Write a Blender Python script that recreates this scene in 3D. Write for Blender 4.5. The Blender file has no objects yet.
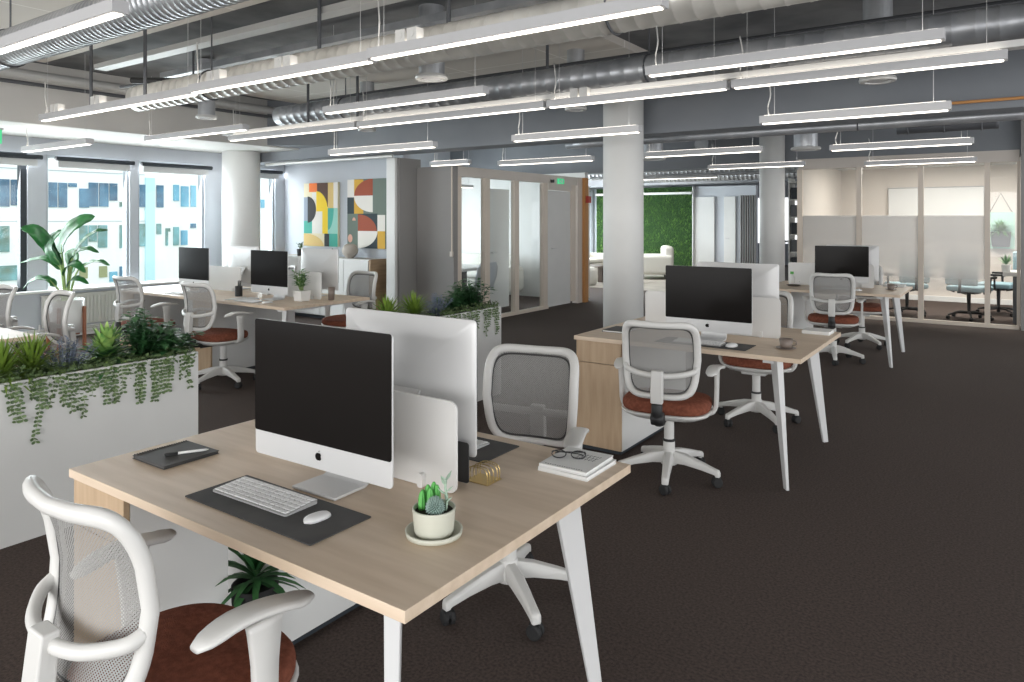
import bpy, math, random
from math import sin, cos, pi, radians as R
from mathutils import Vector, Matrix
random.seed(7)
SC = bpy.context.scene
COL = SC.collection

# ------------------------------------------------------------------ camera, world, exposure
cam_d = bpy.data.cameras.new('camera')
cam = bpy.data.objects.new('camera', cam_d)
COL.objects.link(cam)
cam.location = (0, 0, 1.5)
cam.rotation_euler = (R(90), 0, R(34.74))
cam_d.sensor_width = 36
cam_d.lens = 715 / 1024 * 36
cam_d.shift_y = -(341 - 219) / 1024
cam_d.clip_start = 0.05
SC.camera = cam
SC.view_settings.view_transform = 'Standard'
SC.view_settings.look = 'None'
SC.view_settings.gamma = 1
SC.view_settings.use_curve_mapping = False
SC.view_settings.exposure = 1.14
SC.cycles.use_denoising = True
SC.cycles.max_bounces = 7
SC.cycles.transparent_max_bounces = 16
SC.cycles.sample_clamp_indirect = 4
SC.cycles.caustics_reflective = False
SC.cycles.caustics_refractive = False
W = bpy.data.worlds.new('daylight')
SC.world = W
W.use_nodes = True
W.node_tree.nodes['Background'].inputs[0].default_value = (0.94, 0.97, 1.0, 1)
W.node_tree.nodes['Background'].inputs[1].default_value = .85

def area(name, loc, rot, sx, sy, power, col=(1, 1, 1)):
    l = bpy.data.lights.new(name, 'AREA')
    l.shape = 'RECTANGLE'; l.size = sx; l.size_y = sy; l.energy = power; l.color = col
    o = bpy.data.objects.new(name, l); COL.objects.link(o)
    o.location = loc; o.rotation_euler = rot
    return o
# daylight coming in through the window wall (X = -9.87), facing into the room
area('window_daylight', (-10.1, 5.1, 1.5), (0, R(-72), 0), 1.6, 5.4, 140, (0.96, 0.98, 1.0))
area('window_daylight_far', (-10.1, 9.8, 1.5), (0, R(-72), 0), 1.6, 3.4, 80, (0.96, 0.98, 1.0))
area('window_daylight_lounge', (-10.1, 15, 1.5), (0, R(-75), 0), 1.7, 5.5, 220, (0.96, 0.98, 1.0))
# unseen fill lights added behind and to the right of the viewpoint
area('window_daylight_rear', (-2, -3.9, 1.5), (R(90), 0, 0), 11, 2.4, 200, (1, .985, .96))
area('window_daylight_right', (4.9, 4, 1.5), (0, R(90), 0), 2.4, 11, 70, (1, .99, .97))
sun = bpy.data.lights.new('sun', 'SUN'); sun.energy = .25; sun.angle = R(8)
so = bpy.data.objects.new('sun', sun); COL.objects.link(so)
so.rotation_euler = Vector((-1.0, 0.35, -0.75)).to_track_quat('-Z', 'Y').to_euler()

# ------------------------------------------------------------------ materials
def srgb(r, g, b):
    def f(v):
        v /= 255.
        return v / 12.92 if v <= .04045 else ((v + .055) / 1.055) ** 2.4
    return (f(r), f(g), f(b), 1)

def mat(name, rgb, rough=.5, metal=0., noise=None, bump=None, emit=None, spec=.5, stretch=(1, 1, 1), trans=0., coord='Object'):
    """noise=(rgb2, scale, detail); bump=(scale, strength)"""
    m = bpy.data.materials.new(name); m.use_nodes = True
    nt = m.node_tree; b = nt.nodes['Principled BSDF']
    b.inputs['Base Color'].default_value = srgb(*rgb)
    b.inputs['Roughness'].default_value = rough
    b.inputs['Metallic'].default_value = metal
    b.inputs['Specular IOR Level'].default_value = spec
    if trans: b.inputs['Transmission Weight'].default_value = trans
    tc = nt.nodes.new('ShaderNodeTexCoord'); mp = nt.nodes.new('ShaderNodeMapping')
    mp.inputs['Scale'].default_value = stretch
    nt.links.new(tc.outputs[coord], mp.inputs[0])
    if noise is None: noise = (tuple(max(0, c * .985) for c in rgb), 3, 2)
    n = nt.nodes.new('ShaderNodeTexNoise'); n.inputs['Scale'].default_value = noise[1]; n.inputs['Detail'].default_value = noise[2]
    nt.links.new(mp.outputs[0], n.inputs['Vector'])
    cr = nt.nodes.new('ShaderNodeValToRGB')
    cr.color_ramp.elements[0].position = .35; cr.color_ramp.elements[1].position = .65
    cr.color_ramp.elements[0].color = srgb(*noise[0]); cr.color_ramp.elements[1].color = srgb(*rgb)
    nt.links.new(n.outputs['Fac'], cr.inputs[0]); nt.links.new(cr.outputs[0], b.inputs['Base Color'])
    if bump:
        n2 = nt.nodes.new('ShaderNodeTexNoise'); n2.inputs['Scale'].default_value = bump[0]; n2.inputs['Detail'].default_value = 3
        nt.links.new(mp.outputs[0], n2.inputs['Vector'])
        bp = nt.nodes.new('ShaderNodeBump'); bp.inputs['Strength'].default_value = bump[1]; bp.inputs['Distance'].default_value = .01
        nt.links.new(n2.outputs['Fac'], bp.inputs['Height']); nt.links.new(bp.outputs[0], b.inputs['Normal'])
    if emit:
        b.inputs['Emission Color'].default_value = srgb(*emit[0]); b.inputs['Emission Strength'].default_value = emit[1]
    return m

def mat_glass(name, tint, tfac=.93, rough=.02):
    m = bpy.data.materials.new(name); m.use_nodes = True
    nt = m.node_tree; nt.nodes.clear()
    o = nt.nodes.new('ShaderNodeOutputMaterial'); t = nt.nodes.new('ShaderNodeBsdfTransparent'); g = nt.nodes.new('ShaderNodeBsdfGlossy')
    t.inputs[0].default_value = tint; g.inputs['Roughness'].default_value = rough
    lw = nt.nodes.new('ShaderNodeLayerWeight'); lw.inputs[0].default_value = .5
    pw = nt.nodes.new('ShaderNodeMath'); pw.operation = 'POWER'; pw.inputs[1].default_value = 4.0; nt.links.new(lw.outputs['Facing'], pw.inputs[0])
    fr = nt.nodes.new('ShaderNodeMath'); fr.operation = 'MULTIPLY_ADD'; fr.inputs[1].default_value = .5; fr.inputs[2].default_value = .025; nt.links.new(pw.outputs[0], fr.inputs[0])
    mx = nt.nodes.new('ShaderNodeMixShader')
    nt.links.new(fr.outputs[0], mx.inputs[0]); nt.links.new(t.outputs[0], mx.inputs[1]); nt.links.new(g.outputs[0], mx.inputs[2])
    nt.links.new(mx.outputs[0], o.inputs[0])
    return m

def mat_frost(name):
    """frosted film: clear above z 1.56, dense film below fading out to clear near z .55"""
    m = bpy.data.materials.new(name); m.use_nodes = True
    nt = m.node_tree; nt.nodes.clear()
    N = nt.nodes.new; L = nt.links.new
    o = N('ShaderNodeOutputMaterial'); t = N('ShaderNodeBsdfTransparent'); d = N('ShaderNodeBsdfDiffuse'); tr = N('ShaderNodeBsdfTranslucent')
    t.inputs[0].default_value = (.97, .98, .98, 1)
    d.inputs[0].default_value = srgb(205, 207, 210); tr.inputs[0].default_value = srgb(215, 214, 212)
    ad = N('ShaderNodeMixShader'); ad.inputs[0].default_value = .55; L(d.outputs[0], ad.inputs[1]); L(tr.outputs[0], ad.inputs[2])
    g = N('ShaderNodeNewGeometry'); sp = N('ShaderNodeSeparateXYZ'); L(g.outputs['Position'], sp.inputs[0])
    cr = N('ShaderNodeValToRGB'); mr = N('ShaderNodeMapRange')
    mr.inputs['From Min'].default_value = 0; mr.inputs['From Max'].default_value = 2.0
    L(sp.outputs['Z'], mr.inputs['Value']); L(mr.outputs[0], cr.inputs[0])
    e = cr.color_ramp.elements
    e[0].position = .22; e[0].color = (0, 0, 0, 1)
    e[1].position = .62; e[1].color = (.86, .86, .86, 1)
    c_ = e.new(.42); c_.color = (.62, .62, .62, 1)
    a = e.new(.775); a.color = (.9, .9, .9, 1); b = e.new(.777); b.color = (0.02, 0.02, 0.02, 1)
    mx = N('ShaderNodeMixShader'); L(cr.outputs[0], mx.inputs[0]); L(t.outputs[0], mx.inputs[1]); L(ad.outputs[0], mx.inputs[2])
    L(mx.outputs[0], o.inputs[0])
    return m

def mat_mesh(name, rgb, scale, hole=.3):
    """woven chair mesh with see-through holes"""
    m = bpy.data.materials.new(name); m.use_nodes = True
    nt = m.node_tree; b = nt.nodes['Principled BSDF']; N = nt.nodes.new; L = nt.links.new
    b.inputs['Base Color'].default_value = srgb(*rgb); b.inputs['Roughness'].default_value = .7
    uv = N('ShaderNodeTexCoord'); sp = N('ShaderNodeSeparateXYZ'); L(uv.outputs['UV'], sp.inputs[0])
    outs = []
    for k in (0, 1):
        mu = N('ShaderNodeMath'); mu.operation = 'MULTIPLY'; mu.inputs[1].default_value = scale; L(sp.outputs[k], mu.inputs[0])
        fr = N('ShaderNodeMath'); fr.operation = 'SINE'; L(mu.outputs[0], fr.inputs[0]); outs.append(fr)
    pr = N('ShaderNodeMath'); pr.operation = 'MULTIPLY'; L(outs[0].outputs[0], pr.inputs[0]); L(outs[1].outputs[0], pr.inputs[1])
    gt = N('ShaderNodeMath'); gt.operation = 'GREATER_THAN'; gt.inputs[1].default_value = hole; L(pr.outputs[0], gt.inputs[0])
    t = N('ShaderNodeBsdfTransparent'); mx = N('ShaderNodeMixShader')
    sm_ = N('ShaderNodeMath'); sm_.operation = 'MULTIPLY'; sm_.inputs[1].default_value = .8; L(gt.outputs[0], sm_.inputs[0]); L(sm_.outputs[0], mx.inputs[0]); L(b.outputs[0], mx.inputs[1]); L(t.outputs[0], mx.inputs[2])
    L(mx.outputs[0], nt.nodes['Material Output'].inputs[0])
    return m

def mat_tiles(name, rgb, rgb2, w, h, gap=.004):
    m = bpy.data.materials.new(name); m.use_nodes = True
    nt = m.node_tree; b = nt.nodes['Principled BSDF']; b.inputs['Roughness'].default_value = .8
    br = nt.nodes.new('ShaderNodeTexBrick'); tc = nt.nodes.new('ShaderNodeTexCoord')
    br.inputs['Color1'].default_value = srgb(*rgb); br.inputs['Color2'].default_value = srgb(*rgb); br.inputs['Mortar'].default_value = srgb(*rgb2)
    br.inputs['Scale'].default_value = 1; br.inputs['Brick Width'].default_value = w; br.inputs['Row Height'].default_value = h
    br.inputs['Mortar Size'].default_value = gap; br.offset = 0
    nt.links.new(tc.outputs['Object'], br.inputs[0]); nt.links.new(br.outputs[0], b.inputs['Base Color'])
    return m

M = {}
M['carpet'] = mat('carpet', (86, 74, 68), .85, noise=((62, 53, 50), 90, 6), bump=(350, .4), spec=.25)
M['tile'] = mat('pale_floor', (176, 170, 160), .5, noise=((160, 154, 146), 3, 3))
M['concrete'] = mat('concrete', (142, 143, 144), .85, noise=((104, 106, 109), 1.6, 8), bump=(12, .2))
M['beam'] = mat('painted_concrete', (134, 138, 143), .8, noise=((125, 129, 135), 1.2, 4))
M['soffit'] = mat('painted_soffit', (208, 206, 202), .8)
M['white'] = mat('white_paint', (226, 226, 224), .6)
M['wallgrey'] = mat('light_grey_paint', (196, 201, 208), .7)
M['warmwhite'] = mat('warm_white_paint', (216, 208, 200), .7)
M['panelgrey'] = mat('grey_fabric_panel', (150, 148, 146), .8)
M['panel'] = mat_tiles('acoustic_panels', (214, 208, 200), (236, 232, 226), 1.2, 3.0, .01)
M['plastic'] = mat('white_plastic', (214, 213, 210), .38)
M['legwhite'] = mat('white_lacquer', (212, 212, 212), .35)
M['lam'] = mat('white_laminate', (219, 219, 217), .45)
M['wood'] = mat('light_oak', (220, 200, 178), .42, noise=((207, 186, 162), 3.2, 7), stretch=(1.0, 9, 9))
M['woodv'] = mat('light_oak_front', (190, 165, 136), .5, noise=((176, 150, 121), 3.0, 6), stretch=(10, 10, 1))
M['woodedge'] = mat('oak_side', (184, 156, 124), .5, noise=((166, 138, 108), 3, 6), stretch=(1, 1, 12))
M['brownwood'] = mat('brown_wood', (150, 92, 62), .5, noise=((130, 76, 50), 3, 5), stretch=(8, 8, 1))
M['darkwood'] = mat('dark_wood', (70, 56, 46), .5)
M['rust'] = mat('rust_fabric', (136, 82, 64), .85, noise=((114, 66, 51), 60, 4), bump=(300, .3), spec=.15)
M['black'] = mat('black_plastic', (38, 38, 39), .5)
M['rubber'] = mat('black_rubber', (30, 30, 31), .7)
M['mesh'] = mat_mesh('chair_mesh', (146, 145, 143), 800, .36)
M['screen'] = mat('black_glass', (30, 28, 27), .15, noise=((29, 27, 26), 1, 1), spec=.06)
M['alu'] = mat('silver_aluminium', (213, 213, 213), .35, metal=.1)
M['felt'] = mat('dark_grey_mat', (84, 83, 82), .75, noise=((66, 66, 67), 7, 5))
M['bookblack'] = mat('charcoal_cover', (56, 56, 56), .55)
M['paper'] = mat('white_paper', (230, 230, 228), .7)
M['ink'] = mat('grey_ink', (70, 70, 72), .7)
M['key'] = mat('white_keycap', (236, 236, 236), .5)
M['keygap'] = mat('keyboard_tray', (182, 182, 182), .5)
M['pot'] = mat('sage_ceramic', (200, 200, 186), .5)
M['potwhite'] = mat('white_ceramic', (228, 228, 226), .35)
M['soil'] = mat('dark_soil', (60, 50, 42), .95, noise=((36, 30, 26), 60, 4))
M['cactus'] = mat('cactus_green', (96, 178, 88), .6)
M['pale_succ'] = mat('pale_succulent', (168, 192, 172), .6)
M['grey_succ'] = mat('grey_succulent', (146, 168, 160), .7)
M['gold'] = mat('brass', (206, 180, 120), .3, metal=.9)
M['brown_cup'] = mat('grey_brown_ceramic', (124, 112, 104), .4)
M['leafdark'] = mat('dark_leaf', (66, 118, 66), .5, noise=((38, 84, 46), 20, 3))
M['leafbig'] = mat('banana_leaf', (44, 122, 56), .4, noise=((24, 84, 38), 9, 3))
M['leaffern'] = mat('fern_leaf', (132, 158, 62), .6, noise=((96, 128, 46), 18, 3))
M['leafyel'] = mat('variegated_leaf', (168, 198, 112), .55, noise=((84, 142, 70), 14, 2))
M['leafblue'] = mat('blue_grey_leaf', (140, 150, 168), .7, noise=((108, 120, 140), 18, 3))
M['leafvine'] = mat('vine_leaf', (118, 140, 92), .6, noise=((74, 98, 62), 40, 3))
M['leafpot'] = mat('fresh_leaf', (92, 148, 70), .5, noise=((60, 112, 50), 20, 3))
M['moss'] = mat('living_wall_leaf', (134, 176, 84), .7, noise=((70, 112, 52), 6, 4))
M['mossback'] = mat('living_wall_back', (34, 66, 26), .9)
M['stem'] = mat('stem_green', (150, 176, 110), .6)
M['duct'] = mat('galvanised_steel', (190, 192, 195), .38, metal=.55, noise=((160, 163, 168), 4, 4))
M['ductpale'] = mat('pale_galvanised_steel', (222, 220, 214), .35, metal=.3, noise=((200, 198, 192), 4, 4))  # lit version of the duct steel, lamp light put into the colour
M['pipe'] = mat('dark_pipe', (96, 98, 102), .5, metal=.4)
M['tray'] = mat('cable_tray', (205, 205, 203), .5, metal=.3)
M['lampbody'] = mat('light_grey_lamp', (190, 190, 192), .5)
M['lampglow'] = mat('lamp_diffuser', (255, 250, 240), .5, emit=((255, 247, 234), 2.1))
M['upglow'] = mat('upper_lamp_diffuser', (255, 250, 240), .5, emit=((255, 246, 234), 1.9))
M['roomglow'] = mat('room_lamp_diffuser', (255, 250, 240), .5, emit=((255, 244, 226), 3.0))
M['frame'] = mat('window_frame_grey', (176, 182, 188), .5)
M['frameglass'] = mat('beige_aluminium', (220, 208, 194), .4)
M['darkframe'] = mat('dark_frame', (46, 52, 58), .5)
M['blind'] = mat('roller_blind', (206, 208, 208), .8)
M['glass'] = mat_glass('window_glass', (.93, .975, .985, 1))
M['clear'] = mat_glass('clear_glass', (.96, .97, .97, 1))
M['frost'] = mat_frost('frosted_glass')
M['radiator'] = mat('radiator_white', (214, 214, 208), .5)
M['facade'] = mat('white_facade', (240, 240, 238), .8)
M['facadeglass'] = mat('facade_glass', (86, 130, 158), .2, noise=((58, 88, 112), .6, 2))
M['facadeteal'] = mat('facade_glass_green', (120, 170, 176), .2, noise=((100, 120, 104), .7, 2))
M['cyanglass'] = mat('pale_blue_window', (120, 180, 204), .2, noise=((96, 150, 176), .5, 2))
M['olive'] = mat('olive_window', (150, 152, 110), .4)
M['cyan'] = mat('pale_cyan_panel', (190, 226, 234), .5)
M['grass'] = mat('ground_outside', (150, 160, 140), .9)
M['sofa'] = mat('cream_boucle', (214, 212, 204), .9, bump=(80, .4))
M['orange'] = mat('orange_paint', (196, 140, 84), .6)
M['bluegrey'] = mat('blue_grey_fabric', (150, 178, 186), .8)
M['greenglow'] = mat('exit_sign_face', (80, 190, 130), .5, emit=((70, 200, 140), .35))
M['red'] = mat('red_plastic', (176, 60, 50), .5)
M['acr'] = mat('milky_acrylic', (222, 221, 219), .3)

# ------------------------------------------------------------------ mesh builder
class MB:
    def __init__(s): s.v = []; s.f = []; s.uv = None
    def add(s, vs, fs):
        o = len(s.v); s.v += [Vector(v) for v in vs]; s.f += [tuple(i + o for i in f) for f in fs]; return s
    def box(s, x0, x1, y0, y1, z0, z1, mtx=None):
        vs = [Vector((x, y, z)) for z in (z0, z1) for y in (y0, y1) for x in (x0, x1)]
        if mtx: vs = [mtx @ v for v in vs]
        return s.add(vs, [(0, 2, 3, 1), (4, 5, 7, 6), (0, 1, 5, 4), (2, 6, 7, 3), (0, 4, 6, 2), (1, 3, 7, 5)])
    def hexa(s, b, t):
        """b, t: 4 bottom and 4 top points in the same turning order"""
        return s.add(list(b) + list(t), [(3, 2, 1, 0), (4, 5, 6, 7), (0, 1, 5, 4), (1, 2, 6, 5), (2, 3, 7, 6), (3, 0, 4, 7)])
    def rings(s, rs, closed=False, cap=True):
        n = len(rs[0]); o = len(s.v)
        for r in rs: s.v += [Vector(p) for p in r]
        m = len(rs)
        for i in range(m if closed else m - 1):
            a = o + i * n; b = o + ((i + 1) % m) * n
            for k in range(n): s.f.append((a + k, a + (k + 1) % n, b + (k + 1) % n, b + k))
        if cap and not closed:
            s.f.append(tuple(o + k for k in reversed(range(n)))); s.f.append(tuple(o + (m - 1) * n + k for k in range(n)))
        return s
    def lathe(s, prof, c=(0, 0, 0), n=24, cap=True, axis='z'):
        def pt(r, h, a):
            if axis == 'z': return (c[0] + r * cos(a), c[1] + r * sin(a), c[2] + h)
            if axis == 'x': return (c[0] + h, c[1] + r * cos(a), c[2] + r * sin(a))
            return (c[0] + r * sin(a), c[1] + h, c[2] + r * cos(a))
        return s.rings([[pt(r, h, 2 * pi * k / n) for k in range(n)] for r, h in prof], cap=cap)
    def tube(s, pts, r, n=8, closed=False, flat=1.0, up=(0, 0, 1)):
        """r: number or list; flat: section squashed along 'up'-ish normal"""
        P = [Vector(p) for p in pts]; m = len(P); rs = []
        up = Vector(up)
        for i, p in enumerate(P):
            a = P[i - 1] if (i > 0 or closed) else p; b = P[(i + 1) % m] if (i < m - 1 or closed) else p
            t = (b - a).normalized() if (b - a).length > 1e-9 else Vector((0, 0, 1))
            side = t.cross(up)
            if side.length < .05: side = t.cross(Vector((0, 1, 0)))
            if side.length < .05: side = t.cross(Vector((1, 0, 0)))
            side.normalize(); nn = side.cross(t).normalized()
            q = r[i] if isinstance(r, (list, tuple)) else r
            rs.append([p + side * cos(2 * pi * k / n) * q + nn * sin(2 * pi * k / n) * q * flat for k in range(n)])
        return s.rings(rs, closed=closed)
    def build(s, name, m, parent=None, smooth=False, bevel=0, bseg=2, sub=0, shared=False):
        me = bpy.data.meshes.new(name); me.from_pydata([tuple(v) for v in s.v], [], s.f); me.update()
        if m is not None: me.materials.append(M[m] if isinstance(m, str) else m)
        if smooth:
            me.polygons.foreach_set('use_smooth', [True] * len(me.polygons))
        if s.uv:
            ul = me.uv_layers.new(name='uv')
            for lp in me.loops: ul.data[lp.index].uv = s.uv[lp.vertex_index]
        o = bpy.data.objects.new(name, me); COL.objects.link(o)
        if parent: o.parent = parent
        if bevel:
            b = o.modifiers.new('bevel', 'BEVEL'); b.width = bevel; b.segments = bseg; b.limit_method = 'ANGLE'; b.angle_limit = R(40)
            me.polygons.foreach_set('use_smooth', [True] * len(me.polygons)); b.harden_normals = True
        if sub:
            q = o.modifiers.new('sub', 'SUBSURF'); q.levels = sub; q.render_levels = sub
        return o

def cat_rom(pts, k=6, closed=False):
    P = [Vector(p) for p in pts]; n = len(P); out = []
    for i in range(n if closed else n - 1):
        p0 = P[i - 1] if (i > 0 or closed) else P[i]; p1 = P[i]; p2 = P[(i + 1) % n]; p3 = P[(i + 2) % n] if (i + 2 < n or closed) else p2
        for j in range(k):
            t = j / k
            out.append(.5 * ((2 * p1) + (-p0 + p2) * t + (2 * p0 - 5 * p1 + 4 * p2 - p3) * t * t + (-p0 + 3 * p1 - 3 * p2 + p3) * t ** 3))
    if not closed: out.append(P[-1])
    return out

def rrect(w, h, r, n=5, cx=0, cy=0):
    out = []
    for sx, sy, a0 in ((1, 1, 0), (-1, 1, 90), (-1, -1, 180), (1, -1, 270)):
        for k in range(n + 1):
            a = R(a0 + 90 * k / n); out.append((cx + sx * (w / 2 - r) + r * cos(a), cy + sy * (h / 2 - r) + r * sin(a)))
    return out

def slab(mb, outline, z0, z1, plane='xy'):
    """prism of a 2-D outline. plane xy: up z; xz: thickness along y"""
    if plane == 'xy': f = lambda p, z: (p[0], p[1], z)
    elif plane == 'xz': f = lambda p, z: (p[0], z, p[1])
    else: f = lambda p, z: (z, p[0], p[1])
    return mb.rings([[f(p, z0) for p in outline], [f(p, z1) for p in outline]])

def thing(name, label, cat, loc=(0, 0, 0), rz=0, group=None):
    o = bpy.data.objects.new(name, None); COL.objects.link(o)
    o.location = loc; o.rotation_euler = (0, 0, R(rz)); o.empty_display_size = .1
    o['label'] = label; o['category'] = cat
    if group: o['group'] = group
    return o
def tag(o, label, cat, group=None, loc=None, rz=None, kind=None):
    o['label'] = label; o['category'] = cat
    if group: o['group'] = group
    if kind: o['kind'] = kind
    if loc: o.location = loc
    if rz is not None: o.rotation_euler = (0, 0, R(rz))
    return o
def struct(o): o['kind'] = 'structure'; return o
def dup(root, loc, rz, label, group=None):
    r = root.copy(); COL.objects.link(r); r.location = loc; r.rotation_euler = (0, 0, R(rz)); r['label'] = label
    if group: r['group'] = group
    for ch in list(root.children):
        c = ch.copy(); COL.objects.link(c); c.parent = r
        for g in list(ch.children):
            d = g.copy(); COL.objects.link(d); d.parent = c
    return r

# ------------------------------------------------------------------ room shell
XW = -9.87
struct(MB().box(-10.1, 5, -4, 26, -.15, 0).build('floor', 'carpet'))
struct(MB().box(-9.85, -5.6, 13.9, 18.25, 0, .006).build('floor_lounge', 'tile'))
struct(MB().box(-10.2, 5, -4, 26, 3.15, 3.3).build('ceiling', 'concrete'))
for i, (a, b) in enumerate([(-.9, .9), (1.55, 3.25), (5.35, 6.6), (7.2, 8.4), (9.6, 11.0)]):
    struct(MB().box(-8.0, (-1, -2.6, -2.9, -5, -5)[i], a, b, 3.08, 3.149).build('trim_%d' % (i + 1), 'panel'))
for i, y in enumerate((1.2 - 5.3 + .2, 6.74, 11.58 + .3, 17.0)):
    struct(MB().box(-9.86, 4.9, y, y + .32, 2.36, 3.149).build('ceiling_beam', 'beam', bevel=.01))
# edge beam / soffit along the window wall
struct(MB().box(-9.86, -8.42, -3.9, 7.3, 2.5, 3.149).build('ceiling_soffit', 'soffit', bevel=.01))
# haunch where the beam meets the soffit
struct(MB().hexa([(-8.42, 6.2, 2.52), (-7.6, 6.739, 2.52), (-8.42, 6.739, 2.52), (-8.42, 6.5, 2.52)],
                 [(-8.42, 6.2, 3.14), (-7.6, 6.739, 3.14), (-8.42, 6.739, 3.14), (-8.42, 6.5, 3.14)]).build('ceiling_haunch', 'beam'))
# window wall: sill wall, head wall, piers
WH = 2.28
mb = MB(); 
mb.box(XW - .16, XW, -4, 7.599, 0, .58)
mb.box(XW - .16, XW, -4, 25, WH + .03, 3.149)
mb.box(XW - .16, XW, 7.6, 25, 0, .16)
for a, b in ((3.82, 4.02), (5.06, 5.17), (6.17, 7.0), (7.42, 7.75), (11.15, 11.45), (13.0, 13.3), (15.6, 15.9), (18.3, 25)):
    mb.box(XW - .16, XW, a, b, .58 if b < 7.8 else .16, WH + .03)
mb.box(XW - .16, XW, -4, .6, .58, WH + .03)
struct(mb.build('wall_left', 'wallgrey'))
struct(MB().box(XW - .0, XW + .13, -1, 7.45, .585, .615).build('trim_6', 'white', bevel=.006))
struct(MB().box(XW + .001, XW + .03, -1, 7.5, .001, .13).build('baseboard_left', 'white'))
# roller blind rails and blinds
for i, (a, b) in enumerate(((.7, 3.95), (4.1, 5.08), (5.18, 6.24), (6.9, 7.5))):
    r = thing('roller_blind', ['roller blind rolled up above the dark framed window', 'roller blind above the window behind the banana plant',
              'roller blind above the window next to the round window column', 'roller blind above the narrow window past the round column'][i], 'blind', (XW + .07, (a + b) / 2, WH - .02), 0, 'roller blinds on the window wall')
    L_ = b - a
    MB().lathe([(.028, -L_ / 2), (.028, L_ / 2)], n=12, axis='y').build('roller', 'darkframe', r, smooth=False)
    MB().box(-.03, -.025, -L_ / 2 + .04, L_ / 2 - .04, -.11, -.01).build('blind_cloth', 'blind', r)
# windows
wins = [(.6, 3.82, 1), (4.02, 5.06, 0), (5.17, 6.17, 0), (7.0, 7.42, 0), (7.75, 11.15, 0), (11.45, 13.0, 0), (13.3, 15.6, 0), (15.9, 18.3, 0)]
for i, (a, b, dark) in enumerate(wins):
    lo = .58 if b < 7.6 else .16
    w = struct(MB().box(XW - .1, XW - .09, a, b, lo, WH + .03).build('window_%d' % (i + 1), 'glass'))
    t = .07 if dark else .035
    fr = MB()
    fr.box(XW - .12, XW - .03, a + .002, a + t, lo, WH + .03); fr.box(XW - .12, XW - .03, b - t, b - .002, lo, WH + .03)
    fr.box(XW - .12, XW - .03, a + t, b - t, lo + .002, lo + t + .01); fr.box(XW - .12, XW - .03, a + t, b - t, WH + .03 - t, WH + .028)
    if b - a > 2: fr.box(XW - .12, XW - .03, (a + b) / 2 - .03, (a + b) / 2 + .03, lo + t, WH)
    fr.build('window_frame', 'darkframe' if dark else 'frame', w)
# art wall, stub wall, room end wall
struct(MB().box(-9.86, -7.18, 7.6, 7.74, 0, 3.149).build('wall_art', 'wallgrey'))
struct(MB().box(-7.175, -7.0, 7.33, 7.77, 0, 2.36).build('wall_stub', 'panelgrey'))
struct(MB().box(-7.20, -7.03, 7.27, 7.325, 0, 2.36).build('trim_7', 'white', bevel=.01))
struct(MB().box(-6.995, -6.31, 7.68, 7.77, 0, 2.24).build('wall_meeting_end', 'panelgrey'))
# glass meeting room, X = -6.34
rx = -6.36
struct(MB().box(rx - .05, rx + .05, 7.775, 11.139, 2.1, 2.24).build('trim_8', 'warmwhite'))
mb = MB()
for a, b in ((7.775, 7.87), (8.42, 8.54), (9.20, 9.31), (10.04, 10.16), (10.95, 11.10), (11.55, 11.62)): mb.box(rx - .04, rx + .04, a, b, .05, 2.1)
mb.box(rx - .04, rx + .04, 7.78, 10.19, .0, .05)
struct(mb.build('trim_9', 'frameglass'))
struct(MB().box(rx - .01, rx, 7.87, 10.02, .05, 2.1).build('window_9', 'clear'))
d = struct(MB().box(rx - .03, rx + .02, 10.2, 10.95, .02, 1.98).build('door_1', 'white', bevel=.004))
MB().tube([(rx + .02, 10.3, 1.0), (rx + .06, 10.3, 1.0), (rx + .06, 10.42, 1.0)], .01).build('door_handle', 'alu', d)
struct(MB().box(rx - .04, rx + .04, 10.2, 10.95, 1.99, 2.1).build('trim_10', 'warmwhite'))
d = struct(MB().box(rx - .66, rx - .62, 9.35, 9.98, .02, 2.0).build('door_2', 'white', bevel=.004))
MB().tube([(rx - .62, 9.45, .95), (rx - .57, 9.45, .95), (rx - .57, 9.56, .95)], .01).build('door_handle', 'alu', d)
struct(MB().box(rx - .05, rx + .06, 11.14, 11.5, 0, 2.24).build('wall_meeting_corner', 'warmwhite'))
struct(MB().box(rx + .065, rx + .12, 11.3, 11.42, 0, 2.24).build('trim_11', 'orange'))
struct(MB().box(-9.86, rx - .06, 11.62, 11.74, 0, 2.36).build('wall_meeting_back', 'white'))
# lounge end wall with living wall, cupboards and doors
struct(MB().box(-9.86, -5.25, 18.42, 18.6, 0, 2.36).build('wall_back', 'wallgrey'))
for i, (x0, x1, m_) in enumerate(((-6.85, -6.3, 'lam'), (-6.05, -5.75, 'white'))):
    d = struct(MB().box(x0, x1, 18.36, 18.415, .02, 2.08).build('door_%d' % (i + 3), m_, bevel=.005))
    MB().tube([(x0 + .06, 18.36, 1), (x0 + .06, 18.32, 1), (x0 + .15, 18.32, 1)], .01).build('door_handle', 'alu', d)
mb = MB()
for k in range(7): mb.box(-5.62 + k * .06, -5.6 + k * .06, 18.34, 18.41, .05, 2.1)
struct(mb.build('trim_12', 'panelgrey'))
struct(MB().box(-10, 5, 24.2, 24.4, 0, .7).build('wall_far', 'wallgrey'))
struct(MB().box(-10, 5, 24.2, 24.4, 2.2, 3.15).build('wall_far_head', 'wallgrey'))
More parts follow.
